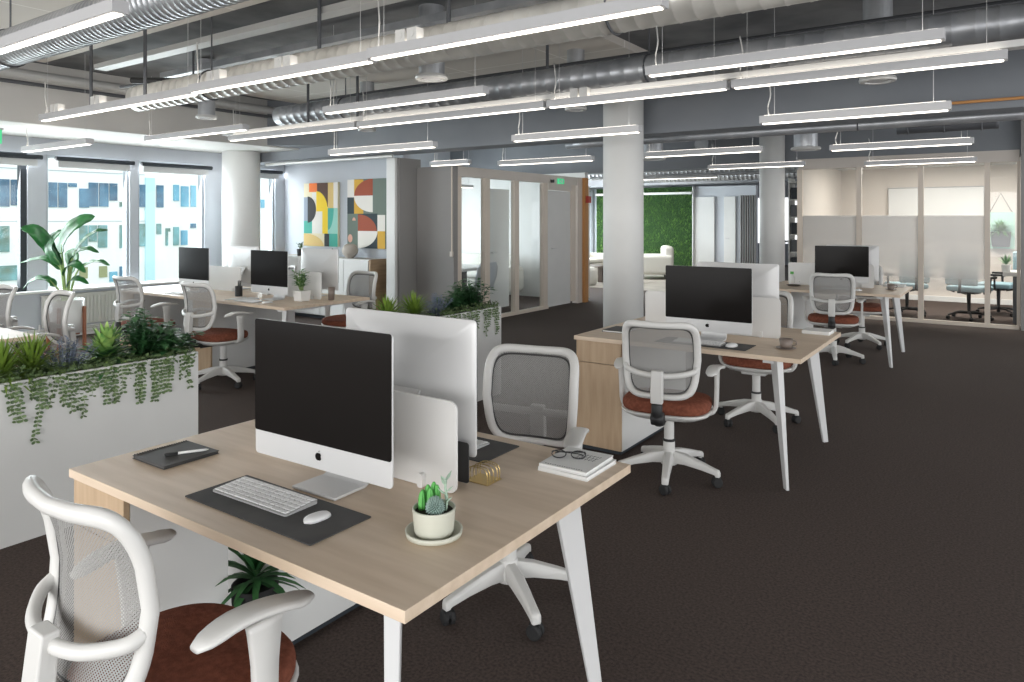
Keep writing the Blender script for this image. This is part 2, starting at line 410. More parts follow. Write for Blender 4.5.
# right glass meeting room, Y = 11.85
gy = 11.9
struct(MB().box(-2.72, .13, gy - .04, gy + .06, 2.28, 2.44).build('trim_13', 'warmwhite'))
mb = MB()
for a, b in ((-2.74, -2.66), (-1.885, -1.815), (-1.07, -1.0), (-.265, -.2), (.1, .14)): mb.box(a, b, gy - .035, gy + .035, .05, 2.28)
mb.box(-2.72, .13, gy - .04, gy + .04, 0, .05)
struct(mb.build('trim_14', 'frameglass'))
for i, (a, b) in enumerate(((-2.66, -1.885), (-1.815, -1.07), (-1.0, -.265))):
    struct(MB().box(a, b, gy - .006, gy + .002, .05, 2.28).build('window_%d' % (i + 10), 'frost'))
struct(MB().box(-.2, .1, gy - .006, gy + .002, .05, 2.28).build('window_13', 'clear'))
struct(MB().box(.145, .75, gy - .12, gy + .3, 0, 3.14).build('wall_pier', 'panelgrey'))
struct(MB().box(-2.74, -2.68, gy + .06, 15.2, 0, 2.44).build('wall_meeting_left', 'warmwhite'))
struct(MB().box(-2.7, 3, 15.2, 15.35, 0, 2.6).build('wall_meeting_far', 'warmwhite'))
struct(MB().box(-2.7, 3, gy + .08, 15.2, 2.45, 2.5).build('ceiling_meeting', 'white'))
for i, (x, y) in enumerate(((-1.55, 13.4), (-.3, 13.3), (.8, 13.4))):
    l = tag(MB().box(-.3, .3, -.3, .3, -.02, .0).build('ceiling_lamp', 'roomglow'), ['square ceiling light behind the middle frosted pane', 'square ceiling light behind the pane beside the hanging planter', 'square ceiling light deepest in the glass meeting room'][i], 'lamp', 'square lights in the glass meeting room', (x, y, 2.45))
area('meeting_room_light', (-.4, 13.3, 2.4), (0, 0, 0), 2.4, 1.5, 44, (1, .95, .89))
struct(MB().box(-2.68, 2.9, 15.17, 15.198, 0, .09).build('baseboard_meeting', 'white'))
area('lounge_light', (-7.8, 15.6, 3.1), (0, 0, 0), 3, 3, 70, (1, .98, .95))  # hidden fill added to brighten the lounge and living wall
# round columns
for nm, x, y, r in (('column', -3.16, 6.51, .2), ('column', -3.06, 11.62, .19), ('column', -9.45, 6.5, .27)):
    struct(MB().lathe([(r, 0), (r, 3.14)], (x, y, 0), 48).build(nm, 'white', smooth=True))

# ------------------------------------------------------------------ building outside
bd = thing('office_building', 'bright white building with bluish windows across the street outside the windows', 'building', (-60, 30, -8))
MB().box(-10, 0, -40, 45, -2, 22).build('wall', 'facade', bd)
FW = [  # windows: along the street, bottom, top, kind
    (24.6, 25.2, 2.4, 4.3, 0),
    (25.3, 25.9, 2.4, 4.3, 0),
    (26.0, 26.6, 4.0, 4.3, 0),
    (26.8, 27.5, 2.4, 3.9, 0),
    (27.5, 28.2, 2.5, 4.4, 0),
    (28.3, 29.0, 2.5, 4.4, 0),
    (29.1, 29.7, 3.0, 4.4, 0),
    (29.9, 30.1, 2.5, 2.9, 1),
    (31.5, 32.0, 2.5, 4.4, 0),
    (32.2, 32.8, 2.5, 4.0, 0),
    (33.0, 33.6, 2.5, 4.4, 0),
    (34.5, 35.0, 3.1, 4.5, 2),
    (35.2, 35.9, 2.6, 4.4, 2),
    (36.1, 36.6, 2.6, 4.5, 2),
    (21.4, 22.0, 2.4, 4.4, 0),
    (22.1, 22.7, 2.5, 4.4, 0),
    (42.3, 42.7, 2.7, 4.3, 2),
    (43.1, 43.8, 2.6, 3.4, 2),
    (21.4, 22.0, -0.9, 1.0, 1),
    (26.8, 27.4, -0.8, 1.0, 1),
    (27.5, 28.1, -0.3, 1.0, 1),
    (28.2, 28.9, -0.8, 1.0, 1),
    (29.9, 30.1, -0.9, 1.0, 1),
    (31.5, 32.0, -0.8, 1.1, 1),
    (32.2, 32.7, -0.8, -0.5, 0),
    (33.0, 33.4, 0.2, 1.1, 1),
    (33.8, 34.0, -0.8, 0.7, 1),
    (34.0, 34.2, 0.4, 0.7, 1),
    (34.5, 35.0, -0.8, 0.8, 1),
    (35.2, 35.8, -0.8, 0.5, 2),
    (36.1, 36.6, 0.7, 1.1, 0),
    (26.8, 27.4, -3.2, -2.3, 3),
    (28.3, 28.9, -3.2, -2.3, 3),
    (29.1, 29.7, -3.6, -2.8, 2),
    (29.9, 30.1, -3.6, -2.4, 0),
    (21.4, 22.8, -3.0, -1.9, 1),
]
for a_, b_, z0, z1, kk in FW:
    w = MB().box(-.1, .1, a_ - 30, b_ - 30, z0 + 8, z1 + 8).build('window', ('facadeglass', 'facadeteal', 'cyanglass', 'olive')[kk], bd)
for y in (32.0, 39.9, 19.6): MB().box(-.02, .15, y - 30, y - 29.2, 0, 13).build('facade_strip', 'cyan', bd)
for z in (1.3, 5.2): MB().box(-.02, .04, -30, 2, z + 8, z + 8.06).build('facade_joint', 'frame', bd)
struct(MB().box(-60, -10.3, -40, 60, -8.2, -8).build('ground_outside', 'grass'))
struct(MB().box(-4.6, -3.4, 24.45, 24.5, .6, 2.3).build('window_14', 'cyan'))

# ------------------------------------------------------------------ task chairs
BZ0, BZ1, BW = .545, .925, .188
def back_y(x, z):
    t = (z - .72) / .21
    return -.235 - .055 * min(1.6, t * t) * (1.0 if t > 0 else .75) - .05 * (1 - (x / .195) ** 2)
def back_outline(k, n, grow=0.0):
    a = 2 * pi * k / n; e = .36
    x = (BW + grow) * (1 if cos(a) >= 0 else -1) * abs(cos(a)) ** e
    zc = (BZ0 + BZ1) / 2; hz = (BZ1 - BZ0) / 2 + grow
    q = (1 if sin(a) >= 0 else -1) * abs(sin(a)) ** e
    z = zc + hz * q
    if q < 0: x *= 1 - .10 * (-q)
    if q > 0: z += q * (.018 * (abs(x) / BW) ** 3 - .006)
    return x, z
rng = random.Random(4)
def make_chair(label):
    c = thing('task_chair', label, 'chair', group='white framed task chairs')
    # seat cushion: superellipse rings
    def ring(w, d, z, sag=0):
        out = []
        for k in range(36):
            a = 2 * pi * k / 36; ex = .62
            x = w * (1 if cos(a) >= 0 else -1) * abs(cos(a)) ** ex; y = d * (1 if sin(a) >= 0 else -1) * abs(sin(a)) ** ex; x *= 1 - .10 * max(0, y / d) ** 2
            out.append((x, y - .045, z - (.018 * max(0, y / d) ** 2 if sag else 0)))
        return out
    MB().rings([ring(.225, .20, .418), ring(.244, .206, .426), ring(.25, .21, .455), ring(.242, .204, .480), ring(.21, .176, .494, 1), ring(.12, .11, .498, 1)]).build('seat_cushion', 'rust', c, smooth=True, sub=1)
    MB().rings([ring(.12, .12, .380), ring(.20, .18, .386), ring(.242, .203, .404), ring(.253, .214, .422), ring(.235, .21, .4225)]).build('seat_shell', 'plastic', c, smooth=True)
    # backrest frame loop with a rear crossbar
    n = 72
    fr = MB(); path = []
    for k in range(n):
        x, z = back_outline(k, n, .008); path.append(Vector((x, back_y(x, z), z)))
    rad = [.0175 + .003 * max(0, (abs(p.x) / BW)) - .003 * (p.z < .56) for p in path]
    fr.tube(path, rad, 10, closed=True, flat=.8, up=(0, 1, 0))
    bar = cat_rom([(-.194, back_y(.18, .675), .69), (-.178, back_y(.17, .67) - .03, .675), (-.10, -.325, .660), (0, -.34, .656), (.10, -.325, .660), (.178, back_y(.17, .67) - .03, .675), (.194, back_y(.18, .675), .69)], 5)
    fr.tube(bar, .0145, 10, flat=1.1)
    fr.build('backrest_frame', 'plastic', c, smooth=True)
    me = MB(); me.uv = []; nu, nv = 20, 20; rows = []
    zc = (BZ0 + BZ1) / 2; hz = (BZ1 - BZ0) / 2
    for j in range(nv + 1):
        q = -0.995 + 1.99 * j / nv
        s_ = abs(q) ** (1 / .36); cx_ = max(0, 1 - s_ * s_) ** .5
        xw = BW * cx_ ** .36 * (1 - .10 * max(0, -q)); xw = max(xw, .5 * BW)
        for i in range(nu + 1):
            x = -xw + 2 * xw * i / nu; z = zc + hz * q
            if q > 0: z += q * (.018 * (abs(x) / BW) ** 3 - .006)
            me.v.append(Vector((x, back_y(x, z) + .004, z))); me.uv.append((x, z))
    for j in range(nv):
        for i in range(nu):
            a = j * (nu + 1) + i; me.f.append((a, a + 1, a + nu + 2, a + nu + 1))
    me.build('backrest_mesh', 'mesh', c, smooth=True)
    # dark welt just inside the frame
    w = MB(); w.tube([Vector((x, back_y(x, z) + .006, z)) for x, z in (back_outline(k, n, -.012) for k in range(n))], .004, 6, closed=True)
    w.build('mesh_edging', 'bookblack', c, smooth=True)
    MB().rings([[(-.032, -.372, .51), (.032, -.372, .51), (.032, -.335, .51), (-.032, -.335, .51)],
                [(-.033, -.376, .57), (.033, -.376, .57), (.033, -.335, .57), (-.033, -.335, .57)],
                [(-.032, -.362, .685), (.032, -.362, .685), (.032, -.325, .685), (-.032, -.325, .685)]]).build('back_bracket', 'plastic', c, bevel=.006)
    MB().tube(cat_rom([(0, -.352, .505), (0, -.356, .46), (0, -.33, .405), (0, -.26, .388), (0, -.12, .385), (0, .0, .385)], 5), [.030] * 26, 10, flat=.7, up=(0, 1, 0)).lathe([(.03, -.034), (.036, -.03), (.036, .03), (.03, .034)], (0, -.335, .425), 14, axis='x').build('recline_joint', 'black', c, smooth=True)
    MB().box(-.09, .09, -.10, .10, .36, .395).build('tilt_mechanism', 'plastic', c, bevel=.012)
    # armrests
    for sx in (-1, 1):
        a = MB()
        pts = cat_rom([(sx * .17, .0, .400), (sx * .235, .0, .403), (sx * .266, .0, .435), (sx * .272, .0, .53), (sx * .274, .0, .645)], 5)
        rs = []
        for i, p in enumerate(pts):
            t = i / (len(pts) - 1); w = .036 - .008 * sin(pi * t) + .008 * (t > .8) * (t - .8) * 5; th = .011
            tg = (pts[min(i + 1, len(pts) - 1)] - pts[max(i - 1, 0)]).normalized(); nn = Vector((tg.z, 0, -tg.x))
            y0 = -.02 - .01 * t
            rs.append([p + nn * th * u + Vector((0, y0 + w * v, 0)) for u, v in ((1, -.9), (1, .9), (.6, 1), (-.6, 1), (-1, .9), (-1, -.9), (-.6, -1), (.6, -1))])
        a.rings(rs); ar = a.build('armrest', 'plastic', c, smooth=True); a = MB()
        rs = []
        for i in range(13):
            t = i / 12; y = -.18 + .265 * t; z = .655 + .014 * sin(pi * min(1, t * 1.2)) - .028 * max(0, .3 - t) - .012 * max(0, t - .75)
            w = .034 * (1 - abs(2 * t - 1) ** 7 * .55) * (1 + .12 * t); cx = sx * (.268 + .025 * (t - .5))
            h = .011 * (1 - abs(2 * t - 1) ** 8 * .4)
            rs.append([(cx + w * cos(2 * pi * k / 14), y, z + h * (1 if sin(2 * pi * k / 14) > 0 else -1) * abs(sin(2 * pi * k / 14)) ** .6) for k in range(14)])
        a.rings(rs)
        a.build('arm_pad', 'plastic', ar, smooth=True)
    MB().lathe([(.034, .13), (.034, .215), (.029, .22), (.029, .37)], n=20).build('gas_column', 'plastic', c, smooth=False, bevel=.002)
    MB().lathe([(.036, .212), (.036, .226)], n=20).build('column_collar', 'black', c)
    b = MB(); b.lathe([(.03, .075), (.048, .08), (.05, .12), (.036, .165)], n=20)
    for k in range(5):
        a = R(-84 + 72 * k); d = Vector((cos(a), sin(a), 0)); s = Vector((-sin(a), cos(a), 0)); rs = []
        for t, z, w, h in ((.02, .125, .026, .034), (.10, .122, .026, .028), (.2, .102, .022, .02), (.275, .083, .02, .015), (.292, .076, .019, .018), (.30, .07, .014, .014)):
            cpt = d * t + Vector((0, 0, z)); rs.append([cpt + s * w * u + Vector((0, 0, h * v)) for u, v in ((-1, -1), (1, -1), (1, .5), (.6, 1), (-.6, 1), (-1, .5))])
        b.rings(rs)
        cp = d * .283; b.tube([cp + Vector((0, 0, .08)), cp + Vector((0, 0, .052))], .012, 8)
        b.v = b.v
    sb_ = b.build('star_base', 'plastic', c, smooth=False, bevel=.004)
    for k in range(5):
        a = R(-84 + 72 * k); d = Vector((cos(a), sin(a), 0)); p = d * .283
        w = MB(); ang = a + rng.uniform(-1.2, 1.2); ax = Vector((cos(ang), sin(ang), 0)); f2 = Vector((-ax.y, ax.x, 0))
        for sd in (-1, 1):
            rs = []
            for hh, rr in ((.004, .024), (.006, .0285), (.019, .0285), (.024, .022)):
                cc = p + ax * hh * sd + Vector((0, 0, .0285)); rs.append([cc + f2 * rr * cos(2 * pi * q / 16) + Vector((0, 0, rr * sin(2 * pi * q / 16))) for q in range(16)])
            w.rings(rs)
        w.box(-.012, .012, -.02, .02, .03, .056, Matrix.Translation(p) @ Matrix.Rotation(ang, 4, 'Z'))
        w.build('caster', 'rubber', sb_, smooth=False)
    return c
chairs = [
    ((-1.58, .985), 0, 'white task chair in the nearest foreground at the lower left, turned away'),
    ((-1.62, 2.31), 193, 'white task chair tucked in at the far side of the nearest oak desk, facing us'),
    ((-1.62, 3.94), 12, 'white task chair turned away at the second desk, beside its oak cabinet'),
    ((-1.53, 5.38), 183, 'white task chair on the far side of the second desk, hidden behind its monitor'),
    ((-1.52, 8.17), 8, 'white task chair turned away in front of the farthest right desk by the glass room'),
    ((-1.42, 9.32), 186, 'white task chair on the far side of the farthest right desk, mostly behind another chair'),
    ((-5.88, 3.86), 4, 'white task chair at the window side desk carrying the small potted plant'),
    ((-7.08, 3.86), 4, 'white task chair nearest the radiator, turned away at the window side desk pair'),
    ((-5.6, 5.04), 180, 'white task chair seen side-on behind the window side desk, next to the sideboard'),
    ((-5.97, 2.25), 176, 'white task chair with dark mesh back beside the banana plant at the leftmost desk'),
    ((-6.86, 2.2), 180, 'white task chair cut off by the left edge of the picture'),
    ((-7.1, 5.2), 180, 'white task chair with only its rust seat showing beneath the paired window side desks'),
]
c0 = make_chair(chairs[0][2])
c0.location = (*chairs[0][0][:2], 0)
for (p, a, l) in chairs[1:]: dup(c0, (p[0], p[1], 0), a, l)

# ------------------------------------------------------------------ desks
def tapered_leg(mb, top, foot, wt, wf, z1):
    (x0, y0), (x1, y1) = top, foot
    d = Vector((x1 - x0, y1 - y0, 0)).normalized(); e = Vector((-d.y, d.x, 0))
    q = lambda x, y, w, z: [Vector((x, y, z)) + d * a * w / 2 + e * b * w * .23 for a, b in ((-1, -1), (1, -1), (1, 1), (-1, 1))]
    return mb.hexa(q(x1, y1, wf, 0.0005), q(x0, y0, wt, z1))
def desk(label, x0, x1, y0, y1, legs='right'):
    """table with a straight edge on the cabinet side and splayed legs at the free end"""
    t = thing('office_desk', label, 'desk', ((x0 + x1) / 2, (y0 + y1) / 2, 0), 0, 'light oak office desks')
    hx, hy = (x1 - x0) / 2, (y1 - y0) / 2
    MB().box(-hx, hx, -hy, hy, .714, .74).build('tabletop', 'wood', t, bevel=.0015)
    MB().box(-hx + .36, hx - .2, -.03, .03, .67, .7135).box(hx - .23, hx - .17, -hy + .1, hy - .1, .68, .7135).build('support_rail', 'legwhite', t)
    sides = {'right': (1,), 'left': (-1,), 'both': (1, -1)}[legs]
    for sx in sides:
        for sy in (-1, 1):
            m = MB(); tapered_leg(m, (sx * (hx - .165), sy * (hy - .14)), (sx * (hx - .088), sy * (hy - .05)), .085, .038, .7135)
            m.build('leg', 'legwhite', t, bevel=.004)
    return t
def cabinet(label, x0, x1, y0, y1, front=-1, tall=.712, low=False):
    t = thing('storage_cabinet', label, 'cabinet', ((x0 + x1) / 2, (y0 + y1) / 2, 0), 0, 'cabinets carrying the desks')
    hx, hy = (x1 - x0) / 2, (y1 - y0) / 2
    MB().box(-hx, hx, -hy + (.02 if front < 0 else 0), hy - (.02 if front > 0 else 0), .03, tall).build('body', 'lam', t, bevel=.002)
    MB().box(-hx + .02, hx - .02, -hy + .04, hy - .04, 0.0005, .0295).build('plinth', 'darkframe', t)
    fy = front * hy; a, b = sorted((fy, fy - front * .0185))
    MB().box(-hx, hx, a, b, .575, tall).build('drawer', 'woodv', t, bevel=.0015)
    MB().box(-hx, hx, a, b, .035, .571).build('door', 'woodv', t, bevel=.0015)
    return t
desk('nearest oak desk in the foreground with keyboard on a grey mat', -2.35, -.96, 1.02, 2.03)
cabinet('oak fronted cabinet holding up the left end of the nearest desk', -2.34, -2.045, 1.03, 1.36)
cabinet('white cabinet behind the spiky plant beneath the nearest desk', -2.34, -2.045, 1.55, 2.02, 1)
desk('second desk on the right side with a coffee cup near its front corner', -2.33, -.92, 4.07, 5.2)
cabinet('oak cabinet with drawer holding up the second desk, in front of the round column', -2.32, -2.0, 4.085, 5.19)
desk('farthest desk on the right side, just before the frosted glass wall', -2.26, -.88, 8.06, 9.18)
cabinet('oak cabinet holding up the farthest right desk', -2.25, -1.93, 8.075, 9.17)
desk('window side desk with the small potted plant, joined to another on its left', -6.51, -5.09, 3.92, 4.92)
cabinet('oak fronted cabinet under the left end of the desk carrying the potted plant', -6.5, -6.2, 3.935, 4.91)
desk('window side desk closest to the radiator', -7.94, -6.52, 3.92, 4.92)
cabinet('oak fronted cabinet under the window side desk closest to the radiator', -7.93, -7.62, 3.935, 4.91)
desk('white legged desk cut off by the left edge of the picture', -6.64, -5.22, 1.05, 2.08)

# ------------------------------------------------------------------ desktop computers
def apple(mb, s, y):
    """bitten apple mark, drawn in the x-z plane at depth y, about s tall"""
    pts = []
    for k in range(40):
        a = 2 * pi * k / 40
        r = .40 * (1 + .05 * cos(2 * a)); x, z = r * cos(a) * 1.0, r * sin(a) * .98
        z -= .05 * math.exp(-(x / .09) ** 2) * (1 if z > 0 else -.8)
        dx, dz = x - .5, z - .04
        if dx * dx + dz * dz < .2 ** 2: 
            q = .2 / max(1e-6, math.hypot(dx, dz)); x, z = .5 + dx * q, .04 + dz * q
        pts.append((x * s, z * s))
    mb.add([(x, y, z) for x, z in pts] + [(-.05 * s, y, -.02 * s)], [(k, (k + 1) % 40, 40) for k in range(40)])
    lf = [(.01, .42), (.04, .53), (.15, .6), (.14, .5)]
    mb.add([(x * s, y, z * s) for x, z in lf], [(0, 1, 2, 3)])
def make_computer(label):
    t = thing('desktop_computer', label, 'computer', group='all-in-one desktop computers')
    w, z0, z1 = .548, .064, .464; cz = z0 + .07
    out = rrect(w, z1 - z0, .012, 4, 0, (z0 + z1) / 2)
    ring = lambda s, y: [(p[0] * s, y, (p[1] - (z0 + z1) / 2) * s + (z0 + z1) / 2) for p in out]
    MB().rings([ring(1, 0), ring(1, .006), ring(.95, .013), ring(.6, .024), ring(.25, .03)]).build('housing', 'alu', t, smooth=False, bevel=.002); hs = t.children[0]
    scr = rrect(w - .002, z1 - cz - .001, .008, 4, 0, (cz + z1) / 2)
    slab(MB(), scr, -.0022, -.0002, 'xz').build('screen', 'screen', t)
    m = MB(); apple(m, .03, -.0012); 
    m.v = [Vector((v.x, v.y, v.z + z0 + .036)) for v in m.v]
    m.build('apple_mark', 'screen', hs)
    m = MB(); apple(m, .05, .0312); m.v = [Vector((v.x, v.y, v.z + .30)) for v in m.v]
    m.build('rear_apple_mark', 'alu', hs)
    st = MB(); prof = cat_rom([(.03, .24), (.075, .17), (.115, .09), (.12, .03), (.10, .006), (.06, .005), (-.02, .005)], 4)
    P = [(p[0], p[1]) for p in prof]; rs = []
    for i, (y, z) in enumerate(P):
        a = P[max(0, i - 1)]; b = P[min(len(P) - 1, i + 1)]; ty, tz = b[0] - a[0], b[1] - a[1]; l = math.hypot(ty, tz); ny, nz = -tz / l * .004, ty / l * .004
        ww = .08 + .006 * (i / len(P))
        rs.append([(-ww, y + ny, z + nz), (ww, y + ny, z + nz), (ww, y - ny, z - nz), (-ww, y - ny, z - nz)])
    st.rings(rs).build('stand', 'alu', t, bevel=.0015)
    return t
# front face at the local y = 0; facing -Y
comps = [
    ((-1.572, 1.325, .7405), 1.5, 'large black screened computer on the nearest desk, facing us'),
    ((-1.545, 1.655, .7405), 180, 'white back of a computer behind the nearest screen and low divider'),
    ((-1.53, 4.33, .7405), 0, 'black screened computer on the second desk, facing us beside the round column'),
    ((-1.50, 4.83, .7405), 180, 'white back of a computer rising behind the screen of the second desk'),
    ((-1.50, 8.50, .7405), 0, 'black screened computer on the farthest right desk, against the frosted glass'),
    ((-1.45, 8.85, .7405), 180, 'white back of a computer behind the farthest right screen'),
    ((-5.68, 4.2, .7405), 0, 'black screened computer beside the small potted plant on the window side desk'),
    ((-5.62, 4.75, .7405), 180, 'white back of a computer between the potted plant and the sideboard'),
    ((-6.92, 4.2, .7405), 0, 'black screened computer nearest the window wall'),
    ((-6.86, 4.75, .7405), 180, 'white back of a computer in front of the round window column'),
]
k0 = make_computer(comps[0][2]); k0.location = comps[0][0]; k0.rotation_euler = (0, 0, R(comps[0][1]))
for p, a, l in comps[1:]: dup(k0, p, a, l)

# low dividers between facing places
def divider(label, x0, x1, y):
    t = thing('desk_divider', label, 'divider', ((x0 + x1) / 2, y, .7405), 0, 'low white desk dividers')
    w = x1 - x0
    slab(MB(), rrect(w, .255, .025, 5, 0, .1285), -.004, .004, 'xz').build('panel', 'acr', t, bevel=.001)
    for s in (-1, 1):
        slab(MB(), rrect(.02, .04, .007, 4, s * (w / 2 - .12), .0205), -.02, -.0045, 'xz').build('clamp', 'acr', t)
divider('low white divider standing behind the nearest screen', -2.06, -1.245, 1.53)
divider('low white divider behind the screen of the second desk', -2.1, -1.18, 4.68)
divider('low white divider behind the screen of the farthest right desk', -2.1, -1.2, 8.68)
divider('low white divider behind the screen beside the small potted plant', -6.2, -5.3, 4.5)
divider('low white divider behind the screen nearest the window wall', -7.5, -6.55, 4.5)

# ------------------------------------------------------------------ keyboards, mice, mats
def keyboard(label, loc, rz, keys=False, w=.295, d=.108):
    t = thing('keyboard', label, 'keyboard', loc, rz, 'white keyboards')
    m = slab(MB(), rrect(w, d, .008, 3), .0, .004)
    m.v = [Vector((v.x, v.y, v.z + (.006 * (v.y / d + .5) if v.z > .001 else 0))) for v in m.v]
    m.build('tray', 'keygap', t)
    rows = [[1] * 14, [1] * 13 + [1.4], [1.4] + [1] * 13, [1.7] + [1] * 11 + [1.7], [2.2] + [1] * 10 + [2.2], [1, 1, 1, 1.2, 5, 1.2, 1, 1, 1, 1]]
    allk = MB()
    hh = (d - .008) / 6
    for r, row in enumerate(rows):
        tot = sum(row); u = (w - .008) / tot; x = -w / 2 + .004; y = d / 2 - .004 - r * hh
        for kw in row:
            a, b = x + .0014, x + kw * u - .0014; y1, y0 = y - .0014, y - hh + .0014
            z = .0045 + .006 * ((y0 + y1) / 2 / d + .5)
            if keys:
                m = MB().hexa([(a, y0, z), (b, y0, z), (b, y1, z), (a, y1, z)], [(a + .001, y0 + .001, z + .0025), (b - .001, y0 + .001, z + .0025), (b - .001, y1 - .001, z + .0025), (a + .001, y1 - .001, z + .0025)])
                m.build('key', 'key', t)
            else:
                allk.hexa([(a, y0, z), (b, y0, z), (b, y1, z), (a, y1, z)], [(a + .001, y0 + .001, z + .0025), (b - .001, y0 + .001, z + .0025), (b - .001, y1 - .001, z + .0025), (a + .001, y1 - .001, z + .0025)])
            x += kw * u
    if not keys: allk.build('keys', 'key', t)
    return t
def mouse(label, loc, rz, s=1):
    m = MB(); rs = []
    for i in range(11):
        t = i / 10; y = -.055 + .11 * t; e = max(0, 1 - abs(2 * t - 1) ** 2.6) ** .5; w = .030 * e + .001; h = .020 * e ** .8 * (1 - .25 * t) + .0015
        rs.append([(w * s * cos(pi * k / 8), y * s, h * s * max(0, sin(pi * k / 8)) ** .7) for k in range(9)] + [(-w * s * .8, y * s, 0), (w * s * .8, y * s, 0)])
    o = m.rings(rs).build('computer_mouse', 'key', None, smooth=True)
    return tag(o, label, 'mouse', 'white computer mice', loc, rz)
def deskmat(label, x0, x1, y0, y1, rz=0):
    o = slab(MB(), rrect(x1 - x0, y1 - y0, .004, 3), 0, .003).build('desk_mat', 'felt', None, bevel=.001)
    return tag(o, label, 'desk mat', 'dark grey desk mats', ((x0 + x1) / 2, (y0 + y1) / 2, .7405), rz)
deskmat('dark grey mat under the keyboard on the nearest desk', -1.85, -1.33, 1.096, 1.292)
keyboard('white keyboard lying on the mat of the nearest desk', (-1.662, 1.213, .744), 1, True, .312, .108)
mouse('white mouse on the mat beside the keyboard of the nearest desk', (-1.432, 1.203, .744), -3, .72)
deskmat('dark grey mat on the far side of the nearest desk', -1.86, -1.338, 1.775, 1.975)
keyboard('white keyboard peeking out behind the computer back on the nearest desk', (-1.58, 1.885, .744), 180, False, .3, .1)
deskmat('dark grey mat under the keyboard on the second desk', -1.8, -1.24, 4.14, 4.36)
keyboard('white keyboard on the second desk, partly behind a chair back', (-1.55, 4.24, .744), 0, False, .3, .11)
mouse('white mouse on the mat of the second desk', (-1.35, 4.24, .744), 0)
keyboard('white keyboard on the farthest right desk', (-1.53, 8.33, .741), 0)
mouse('white mouse on the farthest right desk', (-1.3, 8.33, .741), 0)
keyboard('white keyboard in front of the screen beside the small potted plant', (-5.75, 4.03, .741), 0)
keyboard('white keyboard in front of the screen nearest the window wall', (-6.95, 4.03, .741), 0)
mouse('white mouse in front of the screen beside the small potted plant', (-5.5, 4.05, .741), 0)

# ------------------------------------------------------------------ small desk items
def book(name, label, cat, loc, rz, w, d, h, cover='paper', pages='paper', group=None):
    t = thing(name, label, cat, loc, rz, group)
    MB().box(-w / 2 + .003, w / 2 - .002, -d / 2 + .002, d / 2 - .002, .0021, h - .0021).build('pages', pages, t)
    MB().box(-w / 2, w / 2, -d / 2, d / 2, 0, .002).box(-w / 2, w / 2, -d / 2, d / 2, h - .002, h).box(-w / 2, -w / 2 + .002, -d / 2, d / 2, .002, h - .002).build('cover', cover, t)
    return t
def pen(label, loc, rz, body='potwhite'):
    t = thing('pen', label, 'pen', loc, rz)
    MB().lathe([(.001, -.06), (.0035, -.052), (.0042, -.04), (.0042, .035)], (0, 0, .0045), 10, axis='y').build('barrel', body, t, smooth=True)
    MB().lathe([(.0046, .03), (.0046, .066), (.003, .069)], (0, 0, .0048), 10, axis='y').build('cap', 'black', t, smooth=True)
    return t
# spiral notebook
nb = thing('notebook', 'black spiral bound notebook at the left end of the nearest desk', 'notebook', (-2.19, 1.27, .7405), 0)
MB().box(-.088, .088, -.09, .09, .0015, .008).build('pages', 'felt', nb)
MB().box(-.091, .091, -.093, .093, 0, .0014).box(-.091, .091, -.093, .093, .0082, .0098).build('cover', 'bookblack', nb, bevel=.0005)
sp = MB()
for k in range(22):
    y = -.086 + k * .0082; sp.tube([(-.088 + .007 * cos(a), y, .005 + .0072 * sin(a)) for a in [2 * pi * q / 10 for q in range(10)]], .0014, 5, closed=True)
sp.build('spiral_binding', 'black', nb)
pen('silver pen lying on the black spiral notebook', (-2.155, 1.29, .7505), 150)
# books at the right corner
bk = 'white books stacked on the nearest desk'
book('book', 'lower white book at the right corner of the nearest desk', 'book', (-1.083, 1.915, .7405), 0, .168, .19, .012, group=bk)
b2 = book('book', 'upper white book with grey lettering, under the eyeglasses', 'book', (-1.088, 1.918, .7527), 2, .16, .185, .010, group=bk)
tx = MB(); r2 = random.Random(3)
for r_ in range(3):
    x = -.01
    while x < .06: 
        w_ = r2.uniform(.004, .009); tx.box(x, x + w_ * .35, .04 - r_ * .018, .052 - r_ * .018, .0101, .0103); tx.box(x, x + w_, .049 - r_ * .018, .052 - r_ * .018, .0101, .0103); x += w_ + .005
for k in range(16): tx.box(-.065 + k * .008, -.06 + k * .008, -.082, -.079, .0101, .0103)
tx.build('cover_lettering', 'ink', b2)
g = thing('eyeglasses', 'dark folded eyeglasses on the upper white book', 'glasses', (-1.115, 1.915, .7632), 25)
for s in (-1, 1): 
    MB().tube([(s * .03 + .022 * cos(a), .012 * sin(a), .010 + .008 * sin(a)) for a in [2 * pi * q / 18 for q in range(18)]], .0018, 6, closed=True).build('rim', 'black', g)
    MB().tube([(s * .052, 0.004, .014), (s * .05, .014, .014), (-s * .03, .02 + .006 * s, .008), (-s * .045, .02 + .006 * s, .003)], .0018, 6).build('temple', 'black', g)
MB().tube([(-.008, 0.004, .013), (0, 0.006, .015), (.008, 0.004, .013)], .0018, 6).build('bridge', 'black', g)
